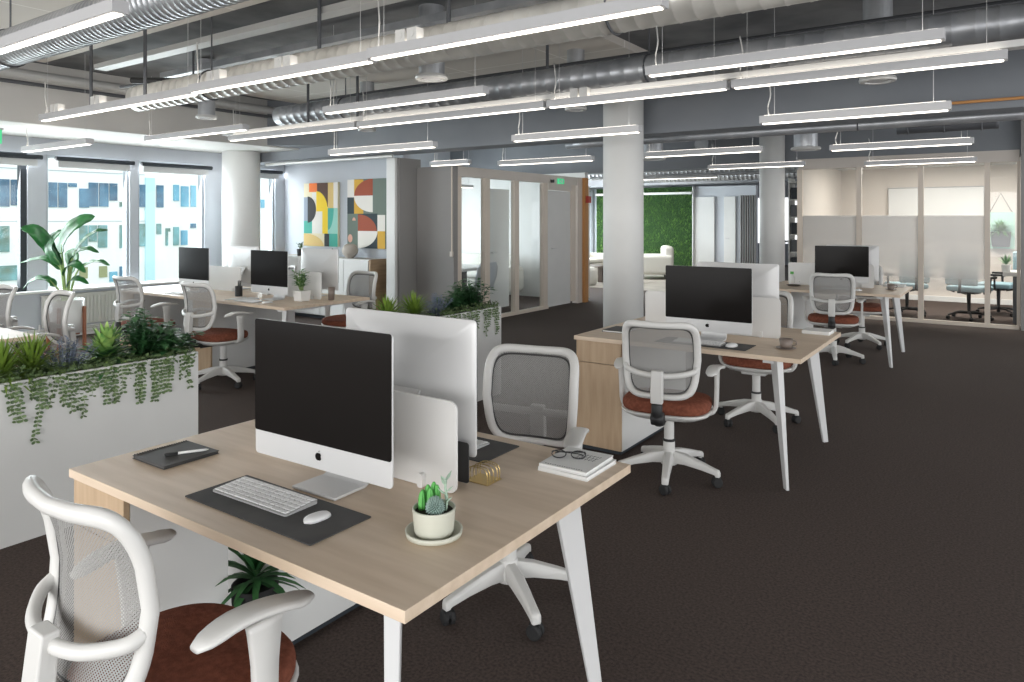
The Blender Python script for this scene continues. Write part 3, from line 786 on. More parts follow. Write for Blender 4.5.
# cactus pot on saucer
sc_ = tag(MB().lathe([(.0, 0), (.052, 0), (.067, .004), (.069, .016), (.065, .016), (.062, .006), (.0, .005)], n=40, cap=False).build('saucer', 'pot', None, smooth=True), 'round sage saucer under the succulent pot on the nearest desk', 'saucer', None, (-1.133, 1.305, .7405))
pp = thing('succulent_pot', 'sage pot with green cactus and grey succulents near the front corner of the nearest desk', 'potted plant', (-1.133, 1.305, .7465))
MB().lathe([(.0, 0), (.045, 0), (.047, .006), (.052, .058), (.052, .062), (.048, .062), (.047, .05), (.0, .05)], n=40, cap=False).build('pot', 'pot', pp, smooth=True)
MB().lathe([(.0, .0505), (.046, .0505), (.046, .053), (.0, .055)], n=24, cap=False).build('gravel', 'soil', pp)
ca = MB(); rr = random.Random(5)
for (x, y, h, r_) in ((-.03, .012, .055, .009), (-.018, .02, .062, .009), (-.028, -.012, .048, .008), (-.012, 0.0, .055, .008), (-.036, 0, .046, .008), (-.006, .018, .058, .008)):
    rs = []
    for t in (0, .3, .6, .85, .96, 1):
        q = r_ * (1 - max(0, t - .6) ** 2 * 4.5) ; rs.append([(x + q * (1 + .16 * cos(7 * a)) * cos(a), y + q * (1 + .16 * cos(7 * a)) * sin(a), .05 + h * t) for a in [2 * pi * k / 28 for k in range(28)]])
    ca.rings(rs)
ca.build('cactus', 'cactus', pp, smooth=True)
gs = MB()
for k in range(150):
    ph = k * 2.4; th = math.acos(1 - (k + .5) / 150 * 1.5); d = Vector((sin(th) * cos(ph), sin(th) * sin(ph), cos(th) * 1.15))
    c_ = Vector((.014, -.012, .068)); p0 = c_ + d * .012; p1 = c_ + d * .024
    gs.tube([p0, (p0 + p1) / 2, p1], [.0022, .0024, .0005], 5)
gs.build('grey_succulent', 'grey_succ', pp, smooth=True)
ps = MB(); stp = cat_rom([(.024, .014, .05), (.026, .018, .08), (.022, .016, .108), (.026, .014, .128)], 4); ps.tube(stp, .003, 6)
for k, (z, a, l) in enumerate(((.075, 0, .022), (.08, 2.2, .02), (.092, 3.9, .024), (.098, .7, .02), (.112, 2.9, .026), (.118, 5.2, .024), (.126, 1.6, .026), (.128, 4.4, .018))):
    b_ = Vector((.024, .016, z)); d = Vector((cos(a), sin(a), .7)).normalized(); ps.tube([b_, b_ + d * l * .5, b_ + d * l + Vector((0, 0, .002))], [.0022, .0048, .0008], 7, flat=.45)
ps.build('tall_succulent', 'pale_succ', pp, smooth=True)
# brass file rack with a dark card
rk = thing('letter_rack', 'brass wire letter rack beside the low divider on the nearest desk', 'letter rack', (-1.255, 1.665, .7405), 0)
m = MB(); m.box(-.04, .04, -.035, .035, 0, .0015)
for y in (-.03, -.018, 0, .018, .03):
    m.tube(cat_rom([(-.035, y, 0.001), (-.035, y, .03), (-.02, y, .043), (.02, y, .043), (.035, y, .03), (.035, y, .001)], 4), .0014, 6)
m.build('wire_frame', 'gold', rk)
slab(MB(), rrect(.085, .115, .008, 4, 0, .0), .012, .015, 'xz').build('x', 'bookblack').name = 'card_folder'
cf = bpy.data.objects['card_folder']; tag(cf, 'dark grey card folder standing between the low divider and the computer back', 'folder', None, (-1.312, 1.60, .799))
# coffee cup sets
def cup_set(xy, where, z=.7405):
    s = tag(MB().lathe([(.0, 0), (.03, 0), (.056, .006), (.056, .009), (.03, .004), (.0, .004)], n=28, cap=False).build('cup_saucer', 'brown_cup', None, smooth=True), 'grey brown saucer under the cup ' + where, 'saucer', 'grey brown saucers', (*xy, z))
    c = thing('coffee_cup', 'grey brown coffee cup ' + where, 'cup', (*xy, z + .0045), 0, 'grey brown cups')
    MB().lathe([(.0, 0), (.025, 0), (.033, .012), (.038, .055), (.035, .055), (.031, .014), (.0, .005)], n=28, cap=False).build('body', 'brown_cup', c, smooth=True)
    MB().tube(cat_rom([(.035, 0, .046), (.055, 0, .044), (.057, 0, .026), (.034, 0, .018)], 5), .0035, 8).build('handle', 'brown_cup', c, smooth=True)
cup_set((-1.066, 4.35), 'on the second desk near its front corner')
cup_set((-1.03, 8.62), 'on the farthest right desk near its corner')
book('book', 'white book lying at the far right corner of the second desk', 'book', (-1.04, 5.08, .7405), 0, .17, .16, .022)
book('book', 'white book lying at the far corner of the farthest right desk', 'book', (-1.05, 9.08, .7405), 0, .22, .17, .022)
t = book('notebook', 'charcoal notebook at the cabinet end of the second desk', 'notebook', (-2.17, 4.42, .7405), 0, .16, .22, .012, 'bookblack')
tag(MB().lathe([(.0, 0), (.06, 0), (.08, .012), (.076, .012), (.055, .003), (0, .003)], n=24, cap=False).build('dish', 'darkwood', None, smooth=True), 'shallow dark dish on the farthest right desk', 'dish', None, (-2.0, 8.5, .7405))
t = thing('bottle', 'small clear bottle with green cap on the farthest right desk', 'bottle', (-2.06, 8.68, .7405))
MB().lathe([(.0, 0), (.03, 0), (.03, .09), (.014, .11), (.014, .12)], n=16).build('body', 'potwhite', t, smooth=True)
MB().lathe([(.02, .1205), (.02, .15)], n=16).build('cap', 'cactus', t)
# pencil cup, open book, tumbler on window side desks
t = thing('pen_holder', 'black pen holder with pens between the two window side screens', 'pen holder', (-6.22, 4.25, .7405))
MB().lathe([(.0, 0), (.035, 0), (.035, .10), (.032, .10), (.032, .01), (0, .01)], n=18, cap=False).build('cup', 'black', t)
for k in range(4): MB().tube([(0.01 * k - .015, 0, .012), (.016 * k - .024, .01, .15 + .008 * (k % 2))], .004, 6).build('pen', 'bookblack', t)
tag(MB().lathe([(.0, 0), (.028, 0), (.033, .12), (.030, .12), (.026, .008), (0, .008)], n=18, cap=False).build('tumbler', 'brown_cup', None, smooth=True), 'grey tumbler to the right of the small potted plant', 'tumbler', None, (-5.22, 4.55, .7405))
t = thing('open_book', 'open book lying in front of the screen beside the small potted plant', 'book', (-5.5, 4.3 - .3, .7405), 20)
t.location = (-5.95, 4.1, .7405)
for s in (-1, 1): MB().rings([[(s * x, -.09, z), (s * x, .09, z), (s * x, .09, .0), (s * x, -.09, .0)] for x, z in ((.001, .006), (.03, .014), (.08, .011), (.13, .004))]).build('pages', 'paper', t, smooth=False)

# ------------------------------------------------------------------ foliage helpers
def leaf(mb, base, d, length, width, droop=.3, nseg=4, up=Vector((0, 0, 1)), fold=.15):
    """a pointed blade that starts along d and droops"""
    d = d.normalized(); side = d.cross(up)
    if side.length < .05: side = Vector((1, 0, 0))
    side.normalize(); o = len(mb.v); p = Vector(base); 
    for i in range(nseg + 1):
        t = i / nseg; w = width * .5 * (sin(pi * min(1, t * .92 + .06)) ** .8) if t < 1 else .0008
        n = side.cross(d).normalized()
        mb.v += [p - side * w, p - n * (-fold * w), p + side * w] if False else [p - side * w + n * fold * w, p.copy(), p + side * w + n * fold * w]
        d = (d - Vector((0, 0, droop / nseg))).normalized(); p = p + d * length / nseg
    for i in range(nseg):
        a = o + i * 3; mb.f += [(a, a + 1, a + 4, a + 3), (a + 1, a + 2, a + 5, a + 4)]
def rosette(mb, c, n, length, width, rg, tilt=(.2, 1.2), droop=.6, zs=0.0):
    for k in range(n):
        a = k * 2.39996 + rg.uniform(-.2, .2); e = tilt[0] + (tilt[1] - tilt[0]) * ((k + .5) / n)
        d = Vector((cos(a) * sin(e), sin(a) * sin(e), cos(e)))
        leaf(mb, Vector(c) + Vector((0, 0, zs * (1 - k / n))), d, length * rg.uniform(.8, 1.1), width * rg.uniform(.85, 1.1), droop)
def bush(mb, st, c, r, h, stems, rg, ll=.05, lw=.02, per=14, droop=.5):
    for k in range(stems):
        a = rg.uniform(0, 2 * pi); e = rg.uniform(0, .9); l = h * rg.uniform(.75, 1.1)
        d = Vector((cos(a) * sin(e) * r / h * 1.3, sin(a) * sin(e) * r / h * 1.3, cos(e))).normalized()
        p0 = Vector(c) + Vector((cos(a), sin(a), 0)) * r * .25 * rg.random(); p1 = p0 + d * l
        st.tube([p0, (p0 + p1) / 2 + Vector((0, 0, .01)), p1], [.0025, .002, .001], 4)
        for j in range(per):
            t = .25 + .75 * j / per; p = p0.lerp(p1, t); b = rg.uniform(0, 2 * pi)
            ld = (d * .5 + Vector((cos(b), sin(b), .15))).normalized()
            leaf(mb, p, ld, ll * rg.uniform(.7, 1.15), lw, droop, 3)
def fern(mb, c, n, length, rg):
    for k in range(n):
        a = rg.uniform(0, 2 * pi); e = rg.uniform(.15, 1.1); d = Vector((cos(a) * sin(e), sin(a) * sin(e), cos(e))); p = Vector(c); L_ = length * rg.uniform(.7, 1.1)
        for j in range(9):
            q = p + d * L_ / 9; side = d.cross(Vector((0, 0, 1))).normalized()
            for s in (-1, 1): leaf(mb, q, (side * s + d * .7).normalized(), .028 * (1 - j / 11), .009, .3, 2)
            leaf(mb, p, d, L_ / 8, .004, 0, 1); d = (d - Vector((0, 0, .11))).normalized(); p = q
def strand(mb, st, p, out, length, rg, s=.0118):
    """trailing vine: paired oval leaves hanging from p"""
    p = Vector(p); pts = [p.copy(), p + out * .03 + Vector((0, 0, .012)), p + out * .052 + Vector((0, 0, -.015))]
    n = int(length / .019); x = 0; sw = rg.uniform(-.03, .03)
    for k in range(n): pts.append(pts[2] + Vector((rg.uniform(-.003, .006), rg.uniform(-.005, .005) + sw * (k / n) ** 1.5, -.019 * (k + 1) + rg.uniform(-.003, .003))) + out * .004 * sin(k))
    st.tube(pts, .0011, 4)
    for k, q in enumerate(pts[1:]):
        for sgn in (-1, 1):
            b = rg.uniform(-.2, .8); d = Vector((-out.y, out.x, 0)) * sgn + out * b + Vector((0, 0, rg.uniform(-.7, .1)))
            d.normalize(); c_ = q + d * s * .9; nrm = (out + Vector((rg.uniform(-.7, .7), rg.uniform(-.7, .7), rg.uniform(.1, .8)))).normalized(); u = d; v = nrm.cross(u).normalized()
            o = len(mb.v); mb.v += [c_ + u * s * .85 * cos(2 * pi * q_ / 7) + v * s * .6 * sin(2 * pi * q_ / 7) for q_ in range(7)]; mb.f.append(tuple(range(o, o + 7)))
def plant(name, label, cat, loc, parts, group=None, rz=0):
    t = thing(name, label, cat, loc, rz, group)
    for nm, mb, m_ in parts: mb.build(nm, m_, t, smooth=True)
    return t

# ------------------------------------------------------------------ planter boxes
def planter(label, x0, x1, y0, y1, h=.75):
    t = thing('planter_box', label, 'planter', ((x0 + x1) / 2, (y0 + y1) / 2, 0), 0, 'tall white planter boxes')
    hx, hy = (x1 - x0) / 2, (y1 - y0) / 2
    m = MB(); w = .02
    m.box(hx - w, hx, -hy, hy, 0, h); m.box(-hx, -hx + w, -hy, hy, 0, h); m.box(-hx + w, hx - w, -hy, -hy + w, 0, h); m.box(-hx + w, hx - w, hy - w, hy, 0, h)
    m.build('box', 'lam', t)
    MB().box(-hx + w, hx - w, -hy + w, hy - w, h - .1, h - .05).build('soil', 'soil', t)
planter('tall white planter box with trailing greenery at the left of the picture', -4.1, -3.76, .3, 2.31)
planter('tall white planter box behind the nearest screens, before the glass meeting room', -3.92, -3.58, 3.6, 5.0)
def fill(prefix, spots, vines, xf, xc, zt):
    rg = random.Random(hash(len(prefix)) % 99 + 3)
    for kind, y, label in spots:
        f, s = MB(), MB(); c = (0, 0, 0)
        if kind == 'fern': fern(f, c, 30, .2, rg); rosette(f, (0, 0, .05), 170, .2, .014, rg, (.05, 1.4), .8); ps_ = [('fronds', f, 'leaffern')]
        elif kind == 'blue':
            bush(f, s, c, .12, .2, 34, rg, .026, .008, 16, .2); ps_ = [('foliage', f, 'leafblue'), ('stems', s, 'leafblue')]
        elif kind == 'yel':
            rosette(f, (.03, 0, .05), 74, .15, .034, rg, (.1, 1.4), .6, .06); ps_ = [('leaves', f, 'leafyel')]
            f2 = MB(); rosette(f2, (0, 0, .03), 54, .19, .045, rg, (.7, 1.6), .7, .03); ps_.append(('lower_leaves', f2, 'leafdark'))
        else:
            hh = .29 if kind == 'tall' else .20
            bush(f, s, c, .15, hh, 30, rg, .09, .036, 11, .7); ps_ = [('foliage', f, 'leafdark'), ('stems', s, 'leafdark')]
        nm = {'fern': 'fern', 'blue': 'grey_shrub', 'yel': 'variegated_plant'}.get(kind, 'leafy_shrub')
        plant(nm, label, 'plant', (xc, y, zt - .05), ps_, 'plants in the ' + prefix)
    for i, (y, n, ln, label) in enumerate(vines):
        f, s = MB(), MB()
        n = int(n * 1.5)
        for k in range(n):
            strand(f, s, (-.012, (k - (n - 1) / 2) * .025 + rg.uniform(-.016, .016), 0), Vector((1, rg.uniform(-.3, .3), 0)), ln * rg.choice((.35, .5, .7, .9, 1.1)), rg)
        for k in range(n * 20):
            qx = rg.uniform(-.08, .05); q = Vector((qx, rg.uniform(-.55, .55) * n * .028, rg.uniform(0, .035) if qx < .033 else rg.uniform(-.05, .02))); leaf(f, q, Vector((rg.uniform(-.6, 1), rg.uniform(-1, 1), rg.uniform(-.2, .7))), .028, .02, .5, 2)
        plant('trailing_vine', label, 'plant', (xf - .035, y, zt + .004), [('leaves', f, 'leafvine'), ('stems', s, 'stem')], 'trailing vines of the ' + prefix)
fill('left planter', [
    ('fern', 1.40, 'bright green fern at the left end of the left planter box'),
    ('fern', 1.53, 'bright green fern beside the blue grey shrub in the left planter box'),
    ('blue', 1.68, 'blue grey feathery shrub in the left planter box'),
    ('yel', 1.86, 'variegated plant with yellow green leaves in the left planter box'),
    ('tall', 2.06, 'tallest dark green leafy shrub near the right end of the left planter box'),
    ('bush', 2.2, 'lower dark green shrub at the right end of the left planter box'),
], [(1.415, 3, .27, 'long grey green vine trailing at the far left of the left planter box'), (1.52, 3, .27, 'long grey green vine trailing below the bright ferns'), (1.63, 3, .2, 'grey green vine trailing below the blue grey shrub'),
    (1.75, 4, .25, 'grey green vine trailing between the blue grey shrub and the variegated plant'), (1.90, 4, .16, 'grey green vine trailing below the variegated plant'),
    (2.06, 5, .2, 'grey green vine trailing below the tallest dark shrub'), (2.215, 4, .19, 'grey green vine trailing at the right end of the left planter box')], -3.76, -3.9, .75)
fill('rear planter', [
    ('fern', 3.8, 'bright green fern at the left end of the planter behind the nearest screens'),
    ('fern', 4.08, 'second bright green fern from the left in the planter behind the nearest screens'),
    ('blue', 4.34, 'blue grey feathery shrub in the planter behind the nearest screens'),
    ('bush', 4.58, 'lower dark green shrub in the planter behind the nearest screens'),
    ('tall', 4.82, 'tall dark green shrub at the right end of the planter behind the nearest screens'),
], [(4.35, 4, .1, 'short vine trailing just left of the bare end of the rear planter box'), (4.58, 5, .16, 'vine trailing in the middle of the rear planter box'), (4.84, 6, .2, 'vine trailing at the right end of the rear planter box')], -3.58, -3.75, .75)

# plant in the niche under the nearest desk
rg = random.Random(11); f = MB(); rosette(f, (0, 0, .30), 46, .17, .022, rg, (.1, 1.5), .9, .04)
t = plant('spiky_plant', 'dark spiky plant on the floor under the nearest desk', 'potted plant', (-2.04, 1.455, 0), [('leaves', f, 'leafdark')])
MB().lathe([(0, 0.0005), (.06, 0.0005), (.075, .30), (.07, .30), (.06, .28), (0, .28)], n=24, cap=False).build('pot', 'black', t, smooth=True)
# small potted plant on window side desk
f, s = MB(), MB(); bush(f, s, (0, 0, .09), .1, .2, 14, rg, .07, .022, 9, .5)
t = plant('potted_plant', 'small leafy plant in a square white pot on the window side desk', 'potted plant', (-5.37, 4.33, .7405), [('foliage', f, 'leafpot'), ('stems', s, 'stem')])
MB().hexa([(-.05, -.05, 0), (.05, -.05, 0), (.05, .05, 0), (-.05, .05, 0)], [(-.06, -.06, .1), (.06, -.06, .1), (.06, .06, .1), (-.06, .06, .1)]).build('pot', 'potwhite', t, bevel=.006)
# banana plant
def blade(mb, path, width, face, fold=.22):
    """broad leaf blade following a path, its upper face turned towards 'face'"""
    P = cat_rom(path, 4); n = len(P); o = len(mb.v); face = Vector(face)
    for i, p in enumerate(P):
        t = (P[min(i + 1, n - 1)] - P[max(i - 1, 0)]).normalized(); s_ = t.cross(face).normalized(); nn = s_.cross(t).normalized()
        if nn.dot(face) < 0: nn = -nn
        u = i / (n - 1); w = max(.002, width * .5 * sin(pi * min(1, u ** .85 * .96 + .04)) ** .65)
        for q in (-1, -.5, 0, .5, 1): mb.v.append(p + s_ * w * q + nn * (abs(q) * w * fold + .004 * sin(i * 1.9 + q * 3)))
    for i in range(n - 1):
        for j in range(4): q = o + i * 5 + j; mb.f.append((q, q + 1, q + 6, q + 5))
bp_ = thing('banana_plant', 'tall banana plant with broad glossy leaves in front of the windows', 'potted plant', (-8.86, 3.82, 0))
stm = MB()
U_, V_ = Vector((.8217, .5699, 0)), Vector((-.5699, .8217, 0))
def bpnt(dx, z, dv): return U_ * dx + V_ * dv + Vector((0, 0, z))
# each leaf: (sideways, height, depth) points of the blade, width
for pts, wd, fc in (
        ([(-.05, 1.10, .0), (-.06, 1.22, .02), (.02, 1.38, .05), (.14, 1.48, .08), (.27, 1.53, .1)], .23, (0, -1, .2)),
        ([(-.03, .98, -.06), (-.07, 1.08, -.08), (-.14, 1.24, -.12), (-.26, 1.37, -.15), (-.40, 1.40, -.18)], .20, (.1, -1, .5)),
        ([(.04, 1.05, .05), (.08, 1.15, .06), (.17, 1.27, .08), (.29, 1.36, .1), (.42, 1.37, .1)], .10, (0, -.7, .7)),
        ([(.06, .95, -.05), (.10, 1.04, -.08), (.21, 1.13, -.12), (.34, 1.17, -.15), (.46, 1.12, -.15)], .10, (0, -.6, .8)),
        ([(-.08, .92, .03), (-.13, .99, .02), (-.24, 1.05, 0), (-.36, 1.04, -.02), (-.5, 1.0, -.04)], .10, (0, -.6, .8)),
        ([(.02, .86, -.08), (.07, .94, -.12), (.16, 1.0, -.16), (.26, .98, -.2), (.34, .90, -.2)], .12, (0, -.6, .8)),
        ([(-.06, .74, -.1), (-.10, .81, -.14), (-.18, .84, -.18), (-.28, .80, -.2), (-.36, .72, -.2)], .11, (0, -.6, .8)),
        ([(.05, .72, -.06), (.10, .79, -.1), (.18, .83, -.14), (.27, .82, -.16), (.35, .77, -.16)], .09, (0, -.6, .8)),
        ([(.0, .98, -.1), (-.05, 1.08, -.14), (-.08, 1.18, -.16), (-.05, 1.28, -.16), (.03, 1.38, -.14)], .20, (0, -1, .1)),
        ([(.06, .9, .12), (.14, .98, .18), (.24, 1.0, .24), (.34, .95, .28)], .12, (0, -.5, .8)),
        ([(-.02, .86, .12), (-.04, 1.0, .2), (-.12, 1.1, .28), (-.2, 1.12, .34)], .16, (0, -.6, .8))):
    mb = MB(); Q = [bpnt(*p) for p in pts]
    blade(mb, Q, wd, fc)
    lf = mb.build('leaf', 'leafbig', bp_, smooth=True)
    sm = lf.modifiers.new('thick', 'SOLIDIFY'); sm.thickness = .003
    stm.tube(cat_rom([Vector((Q[0].x * .2, Q[0].y * .2, .5)), Vector((Q[0].x * .5, Q[0].y * .5, (.55 + Q[0].z) / 2)), Q[0], Q[1]], 4), [.016 - .0008 * i for i in range(13)], 7)
stm.build('stalks', 'stem', bp_, smooth=True)
MB().lathe([(0, .2), (.15, .2), (.18, .58), (.165, .58), (.15, .5), (0, .5)], n=30, cap=False).build('pot', 'potwhite', bp_, smooth=True)
stn = MB()
for a in range(4):
    x, y = .19 * cos(pi / 4 + a * pi / 2), .19 * sin(pi / 4 + a * pi / 2); stn.box(x - .015, x + .015, y - .015, y + .015, 0.0005, .5)
stn.box(-.14, .14, -.012, .012, .17, .199).box(-.012, .012, -.14, .14, .165, .198)
stn.build('wooden_stand', 'brownwood', bp_)

# ------------------------------------------------------------------ linear lamps, ducts and pipes under the ceiling
def lamp(label, x0, x1, y, z, glow='lampglow', wires=True, boxes=0, h=.062, w=.075):
    t = thing('linear_lamp', label, 'lamp', ((x0 + x1) / 2, y, z), 0, 'linear lamps under the ceiling')
    hx = (x1 - x0) / 2
    MB().box(-hx, hx, -w / 2, w / 2, .006, h).build('housing', 'lampbody', t, bevel=.002)
    MB().box(-hx + .02, hx - .02, -w / 2 + .017, w / 2 - .017, .0, .0055).build('diffuser', glow, t)
    top = 3.15 - z
    if w > .07: MB().box(-hx + .03, hx - .03, -w / 2 + .014, w / 2 - .014, h + .0005, h + .003).build('upper_diffuser', 'upglow', t)
    if wires:
        for s in (-1, 1): MB().tube([(s * (hx - .1), 0, h), (s * (hx - .1), 0, top)], .0018, 5).build('hanging_wire', 'alu', t)
    pr = random.Random(int(x0 * 31 + y * 7))
    cb = cat_rom([(-hx + .06, 0, h + .004), (-hx + .05, .01, h + .07), (-hx + .075, -.01, h + .16), (-hx + .05, .0, min(top, h + .3))], 4)
    MB().tube(cb, .005, 6).build('power_cord', 'plastic', t, smooth=True)
    for k in range(boxes):
        bx = -hx + .25 + k * .75
        m = MB().box(bx - .035, bx + .035, -.03, .03, h + .002, h + .07).box(bx + .05, bx + .12, -.03, .03, h + .002, h + .07)
        m.lathe([(.02, -.034), (.02, -.0305)], (bx, 0, h + .036), 12, axis='y').lathe([(.02, -.034), (.02, -.0305)], (bx + .085, 0, h + .036), 12, axis='y')
        m.build('socket_box', 'plastic', t, bevel=.003)
    return t
L = [
    ('long grey lamp at the top left corner of the picture', -5.3, -3.2, 1.6, 2.4, 0),
    ('long lamp running from the soffit along the nearest row, leftmost piece', -7.33, -4.85, 2.96, 2.4, 2),
    ('middle long lamp of the nearest row, with socket boxes on top', -4.82, -3.0, 2.92, 2.4, 2),
    ('long lamp at the top centre of the picture beside the bright duct', -2.97, -1.2, 2.88, 2.4, 1),
    ('short lamp low in front of the dark framed window', -9.0, -7.5, 3.45, 2.24, 0),
    ('lamp hanging before the soffit, above the potted banana plant', -8.24, -6.35, 4.42, 2.4, 0),
    ('lamp hanging under the left end of the lower duct', -4.82, -3.1, 4.14, 2.4, 0),
    ('big lamp crossing in front of the lower duct at the upper right', -1.88, -.26, 4.22, 2.4, 0),
    ('long tray lamp under the lower duct, left piece', -7.4, -5.3, 4.95, 2.4, 0),
    ('long tray lamp under the lower duct, second piece from the left', -5.27, -3.1, 4.95, 2.4, 0),
    ('long tray lamp under the lower duct, passing above the round column', -3.07, -1.6, 4.95, 2.4, 1),
    ('long tray lamp under the lower duct, right piece with warm glow', -1.57, 0.0, 4.95, 2.4, 0),
    ('lamp hanging above the wall art', -6.13, -4.61, 5.33, 2.2, 0),
    ('lamp hanging in front of the round column', -3.7, -2.45, 5.36, 2.2, 0),
    ('lamp hanging under the warm tray lamp at the right', -1.51, -.3, 5.42, 2.2, 0),
    ('lamp hanging beside the glass meeting room with the door', -5.5, -4.1, 7.63, 2.2, 0),
    ('lamp hanging just right of the round column, beyond the beam', -3.42, -2.1, 7.6, 2.2, 0),
    ('lamp hanging beyond the beam at the far right', -1.51, -.26, 7.95, 2.2, 0),
    ('lamp before the farthest beam above the rear column', -3.5, -2.2, 9.95, 2.2, 0),
    ('lamp right above the frosted glass wall', -1.56, -.31, 10.45, 2.2, 0),
    ('short lamp over the grey meeting room end wall', -6.3, -5.65, 7.2, 2.2, 0),
    ('lamp in the lounge beyond, in front of the living wall', -6.5, -4.6, 13.6, 2.3, 0),  # extra lamp put in for more light on the living wall
]
for l, a, b, y, z, n in L: lamp(l, a, b, y, z, boxes=n)

def duct(name, label, x0, x1, y, z, r, step=.07, m_='duct'):
    prof = []; x = x0
    while x < x1: prof += [(r, x), (r, x + step * .86), (r * 1.022, x + step * .9), (r * 1.022, x + step * .97)]; x += step
    o = MB().lathe([(p[0], p[1] - (x0 + x1) / 2) for p in prof], n=28, axis='x').build(name, m_, None, smooth=False)
    for p in o.data.polygons: p.use_smooth = len(p.vertices) == 4
    for s_ in (-.38, 0, .38):
        q = s_ * (x1 - x0); MB().tube([(q, 0, r * 1.03), (q, 0, 3.148 - z)], .006, 6).tube([(q, r * 1.035 * cos(a), r * 1.035 * sin(a)) for a in [2 * pi * k / 20 for k in range(20)]], .008, 5, closed=True).build('duct_strap', 'pipe', o)
    return tag(o, label, 'duct', 'spiral ventilation ducts', ((x0 + x1) / 2, y, z))
duct('spiral_duct', 'bright spiral duct behind the nearest row of lamps', -6.3, 3, 3.3, 2.56, .11, .1, 'ductpale')
duct('spiral_duct', 'spiral duct behind the lamp at the top left corner', -6.6, 2, 2.05, 2.66, .12, .05)
duct('spiral_duct', 'large spiral duct crossing above the round column', -6.75, 2.2, 5.14, 2.66, .105, .12)
duct('spiral_duct', 'thin spiral duct just beyond the first beam on the right', -4.3, 2, 7.35, 2.38, .05, .3)
duct('spiral_duct', 'dark thick sleeve of duct at the far right beyond the first beam', -.85, -.1, 7.55, 2.36, .07, .4, 'pipe')
duct('spiral_duct', 'far duct high above the lounge', -8, -3, 14.5, 2.55, .16, .1)
duct('spiral_duct', 'farthest duct just before the living wall', -8, -3.2, 16.2, 2.5, .12, .1)
o = MB().lathe([(.12, -1.3), (.12, 1.3)], n=20, axis='y').build('ceiling_duct', 'duct'); tag(o, 'duct running towards the lounge beside the rear column', 'duct', None, (-4.2, 12.9, 2.75))
def pipe(label, p0, p1, r, m_='pipe', name='ceiling_pipe', cat='pipe', box=False):
    c = (Vector(p0) + Vector(p1)) / 2; a, b = Vector(p0) - c, Vector(p1) - c
    mb = MB()
    if box: mb.box(a.x, b.x, -r, r, -r * .4, r * .4)
    else: mb.tube([a, b], r, 12)
    return tag(mb.build(name, m_, None), label, cat, 'pipes and trays under the ceiling', tuple(c))
pipe('pale beige pipe running beside the soffit', (-8.2, .5, 2.97), (-8.2, 6.6, 2.97), .05, 'tray')
pipe('dark thin pipe below the pale pipe beside the soffit', (-8.08, .5, 2.86), (-8.08, 6.6, 2.86), .02)
pipe('thin white cable tray close to the ceiling above the nearest lamps', (-7.4, 3.5, 3.0), (3, 3.5, 3.0), .06, 'tray', 'cable_tray', 'tray', True)
pipe('galvanised cable tray behind the white tray', (-6.9, 3.9, 2.92), (3, 3.9, 2.92), .07, 'duct', 'cable_tray', 'tray', True)
pipe('dark pipe behind the galvanised tray', (-6.9, 4.1, 2.95), (3, 4.1, 2.95), .025)
pipe('dark rail above the bright spiral duct', (-7.6, 4.3, 2.86), (3, 4.3, 2.86), .03)
pipe('brown rail above the large spiral duct', (-6.7, 5.5, 2.86), (3, 5.5, 2.86), .028)
pipe('white tray under the large spiral duct', (-7.6, 5.02, 2.5), (2, 5.02, 2.5), .05, 'tray', 'cable_tray', 'tray', True)
pipe('thin white rail along the head of the art wall', (-9.1, 6.68, 2.31), (-6.5, 6.68, 2.31), .02, 'tray')
pipe('warm coloured pipe right of the lamp by the second beam', (-1, 6.66, 2.42), (3, 6.66, 2.42), .012, 'orange')
pipe('far pipe above the rear column', (-9.5, 12.6, 2.42), (-2.9, 12.6, 2.42), .04, 'tray')
pipe('low conduit before the lounge', (-7, 12.9, 2.33), (-3, 12.9, 2.33), .025, 'duct')
# sprinkler branch with black joints
sp_ = thing('sprinkler_pipe', 'sprinkler branch pipe with black joints below the ceiling slab', 'pipe', (-6.1, 3.7, 2.75))
MB().tube([(-.8, -.25, 0), (.9, .0, 0)], .014, 10).build('branch', 'pipe', sp_)
MB().tube([(-.5, -.3, .02), (0, -.05, 0), (.45, .25, 0)], .028, 10).build('joint', 'black', sp_)
MB().tube([(0, 0, 0), (0, 0, .38)], .01, 8).build('riser', 'pipe', sp_)
# hanger rods
for i, (x, y, z0, l) in enumerate(((-5.62, 3.0, 2.47, 'hanger rod at the joint of the nearest lamp row'), (-6.5, 3.0, 2.47, 'hanger rod near the left end of the nearest lamp row'), (-4.05, 3.42, 2.6, 'thick hanger rod above the double socket boxes'),
                         (-2.85, 3.42, 2.6, 'thick hanger rod at the top centre'), (-6.1, 5.0, 2.47, 'hanger rod at the left end of the large duct'), (-5.35, 5.0, 2.47, 'hanger rod behind the left lamp under the large duct'), (-3.3, 5.3, 2.7, 'hanger rod over the large duct near the round diffuser'))):
    h = thing('hanger_rod', l, 'rod', (x, y, 0), 0, 'steel hanger rods')
    MB().tube([(0, 0, z0), (0, 0, 3.13)], .014, 8).build('rod', 'pipe', h)
    MB().box(-.035, .035, -.035, .035, 3.13, 3.149).build('fixing_plate', 'pipe', h)
